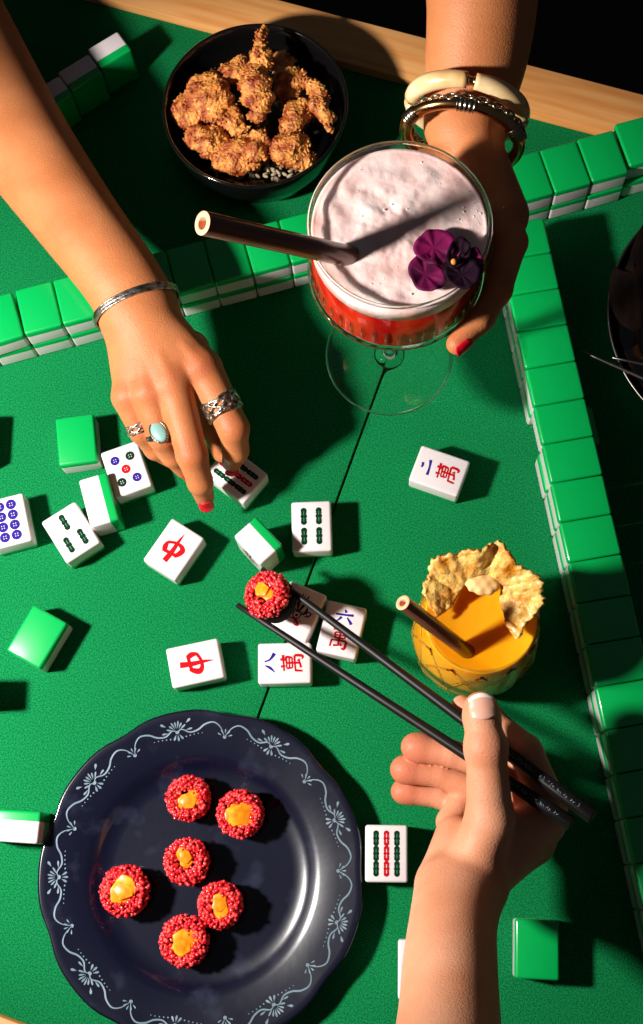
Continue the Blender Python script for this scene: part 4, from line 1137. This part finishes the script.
# woven ring on the index finger
c, ax_, r = ring_frame(A_ind[0], A_ind[1], .64); r += .9
rg1 = thing('woven_ring', 'wide openwork silver ring woven like branches, on the index finger above the tile', 'ring', c)
mb = MB(); 
for ph in range(5):
    mb.add(tube(band(c, ax_, (0,0,1), r*1.0, r*1.0, 72, wob=lambda a, ph=ph: 4.4*sin(a*2.5*1+ph*2*pi/5)*1.0 if False else 5.8*sin(2*a+ph*2*pi/5)+1.0*sin(5*a+ph)), 1.15, 7, close=True))
for s_ in (-7.0, 7.0): mb.add(tube(band(c, ax_, (0,0,1), r, r, 60, wob=lambda a, s_=s_: s_*(.72+.12*sin(3*a))), .8, 7, close=True))
piece('woven_band', mb, MT['silver'], rg1, c)
# turquoise ring on the ring finger
c, ax_, r = ring_frame(A_rng[0], A_rng[1], .97); r += .7
sc0 = P(159, 434.5, 86)
rg2 = thing('turquoise_ring', 'silver ring with an oval pale turquoise stone on the ring finger', 'ring', c)
mb = MB()
for s_ in (-1.2, 0, 1.2): mb.add(tube(band(c, ax_, (0,0,1), r, r, 48, wob=lambda a, s_=s_: s_*(1+.3*sin(a))), .8, 8, close=True))
sn = (sc0-c); sn = (Vector((.02, -.18, 1))).normalized(); la = (P(166, 446, 86)-P(153, 424, 86)).normalized(); sb = sn.cross(la)
sp = c+sn*(r+1.2)
fr_pts = [sp+la*8.6*cos(a)+sb*5.9*sin(a) for a in [2*pi*k/40 for k in range(40)]]
for dz in (0, .9): mb.add(tube([q+sn*dz for q in fr_pts], .75, 8, close=True))
for k in range(0, 40, 2): mb.add(sphere(fr_pts[k]+sn*1.3, .55, 6, 4))
piece('ring_band', mb, MT['dsilver'], rg2, c)
mtx = Matrix((la, sb, sn)).transposed().to_4x4(); v = sphere((0,0,0), 1, 28, 16, (8.1, 5.5, 2.8)); v = ([(mtx @ Vector(q))+sp*MM+sn*.0008 for q in v[0]], v[1])
piece('stone', MB().add(v), MT['stone'], rg2, c)
# thin woven ring on the little finger
c, ax_, r = ring_frame(A_pky[0], A_pky[1], .86); r += .7
rg3 = thing('twisted_ring', 'silver twisted-wire ring on the little finger, left of the turquoise one', 'ring', c)
mb = MB()
for ph in range(4): mb.add(tube(band(c, ax_, (0,0,1), r, r, 60, wob=lambda a, ph=ph: 3.2*sin(2*a+ph*pi/2)), .8, 7, close=True))
piece('twisted_band', mb, MT['silver'], rg3, c)
# cream bangle, chain and gold bangle on the other wrist
bc = P(470, 112, 228); axB = (Vector(P(463,130,220))-Vector(P(476,60,236))).normalized(); sideB = (P(525,125,224)-P(415,100,226)).normalized()
def bandB(cu, rx, ry, n, a0, a1, tilt=0, wob=None):
    u_ = Vector((0,0,1)); ax2 = (axB+u_*tilt).normalized(); s2 = (sideB-ax2*sideB.dot(ax2)).normalized(); u2 = s2.cross(ax2); u2 = u2 if u2.z > 0 else -u2
    out = []
    for k in range(n):
        a = a0+(a1-a0)*k/(n-1 if a1-a0 < 6.2 else n); w_ = wob(a) if wob else 0
        out.append(cu+s2*(rx*cos(a))+u2*(ry*sin(a))+ax2*w_)
    return out
cb = P(465, 118, 226)
shellb = thing('shell_bangle', 'chunky cream shell bangle with metal links, higher one on the raised wrist', 'bangle', cb)
for a0, a1 in ((.08, 1.50), (1.64, 3.06), (3.22, 4.64), (4.78, 6.20)):
    pts = bandB(cb-axB*6, 35, 31, 22, a0, a1, .35); n = len(pts)
    o = piece('shell_segment', MB().add(tube(pts, [5.0+.9*sin(pi*i/(n-1)) for i in range(n)], 16)), MT['shell'], shellb, cb); o.data.materials[0] = MT['shell']
mb = MB()
for a in (1.57, 3.14, 4.71, 0):
    q = bandB(cb-axB*6, 35, 31, 3, a-.09, a+.09, .35)
    mb.add(tube([q[0], q[1], q[2]], 2.6, 10))
    for e in q[::2]: mb.add(sphere(e, 3.3, 10, 7))
piece('metal_link', mb, MT['gold'], shellb, cb)
gb = P(462, 138, 224)
goldb = thing('gold_bangle', 'thick antique gold bangle with ribbed bands, lower on the raised wrist', 'bangle', gb)
pts = bandB(gb, 36, 31, 90, 0, 2*pi, .5); mb = MB().add(tube(pts, 4.0, 14, close=True))
piece('bangle_tube', mb, MT['gold'], goldb, gb)
for a0 in (.5, 1.6, 2.7, 4.7):
    mb = MB()
    q = bandB(gb, 36, 31, 25, a0-.15, a0+.15, .5); mb.add(tube(q, [4.3+.65*abs(cos(i*pi/6)) for i in range(25)], 14))
    piece('ribbed_collar', mb, MT['dsilver'], goldb, gb)
chn = thing('chain_bracelet', 'dark twisted chain bracelet between the cream bangle and the gold bangle', 'bracelet', cb)
mb = MB(); N = 46
pts = bandB(P(466, 129, 227), 36, 31, N, 0, 2*pi, .42); cc_ = P(466, 129, 227)
for k in range(N):
    p, q = pts[k], pts[(k+1) % N]; t = (q-p).normalized(); nn = (p-cc_).normalized(); 
    if k % 2: nn = nn.cross(t).normalized()
    b_ = t.cross(nn).normalized()
    mb.add(tube([p+t*3.4*cos(a)+b_*2.0*sin(a)+nn*.6 for a in [2*pi*j/14 for j in range(14)]], .75, 6, close=True))
piece('chain_link', mb, MT['dsilver'], chn, cb)
# ------------------------------------------------------------------ light
w = bpy.data.worlds.new('room'); S.world = w; w.use_nodes = True
w.node_tree.nodes['Background'].inputs['Color'].default_value = (.75, .85, 1, 1)
w.node_tree.nodes['Background'].inputs['Strength'].default_value = .035
def spot(name, loc, target, radius, power, col, size, blend):
    l = bpy.data.lights.new(name, 'SPOT'); l.shadow_soft_size = radius; l.energy = power; l.color = col; l.spot_size = radians(size); l.spot_blend = blend
    o = bpy.data.objects.new(name, l); COL.objects.link(o); o.location = Vector(loc)*MM
    o.rotation_euler = (Vector(target)*MM-o.location).to_track_quat('-Z', 'Y').to_euler(); return o
spot('photo_lamp', (-640, 115, 620), (-110, 245, 60), .04, 68, (1, .95, .9), 72, .6)
S.view_settings.view_transform = 'Standard'; S.view_settings.look = 'None'; S.view_settings.gamma = 1
S.view_settings.use_curve_mapping = False; S.view_settings.exposure = 0
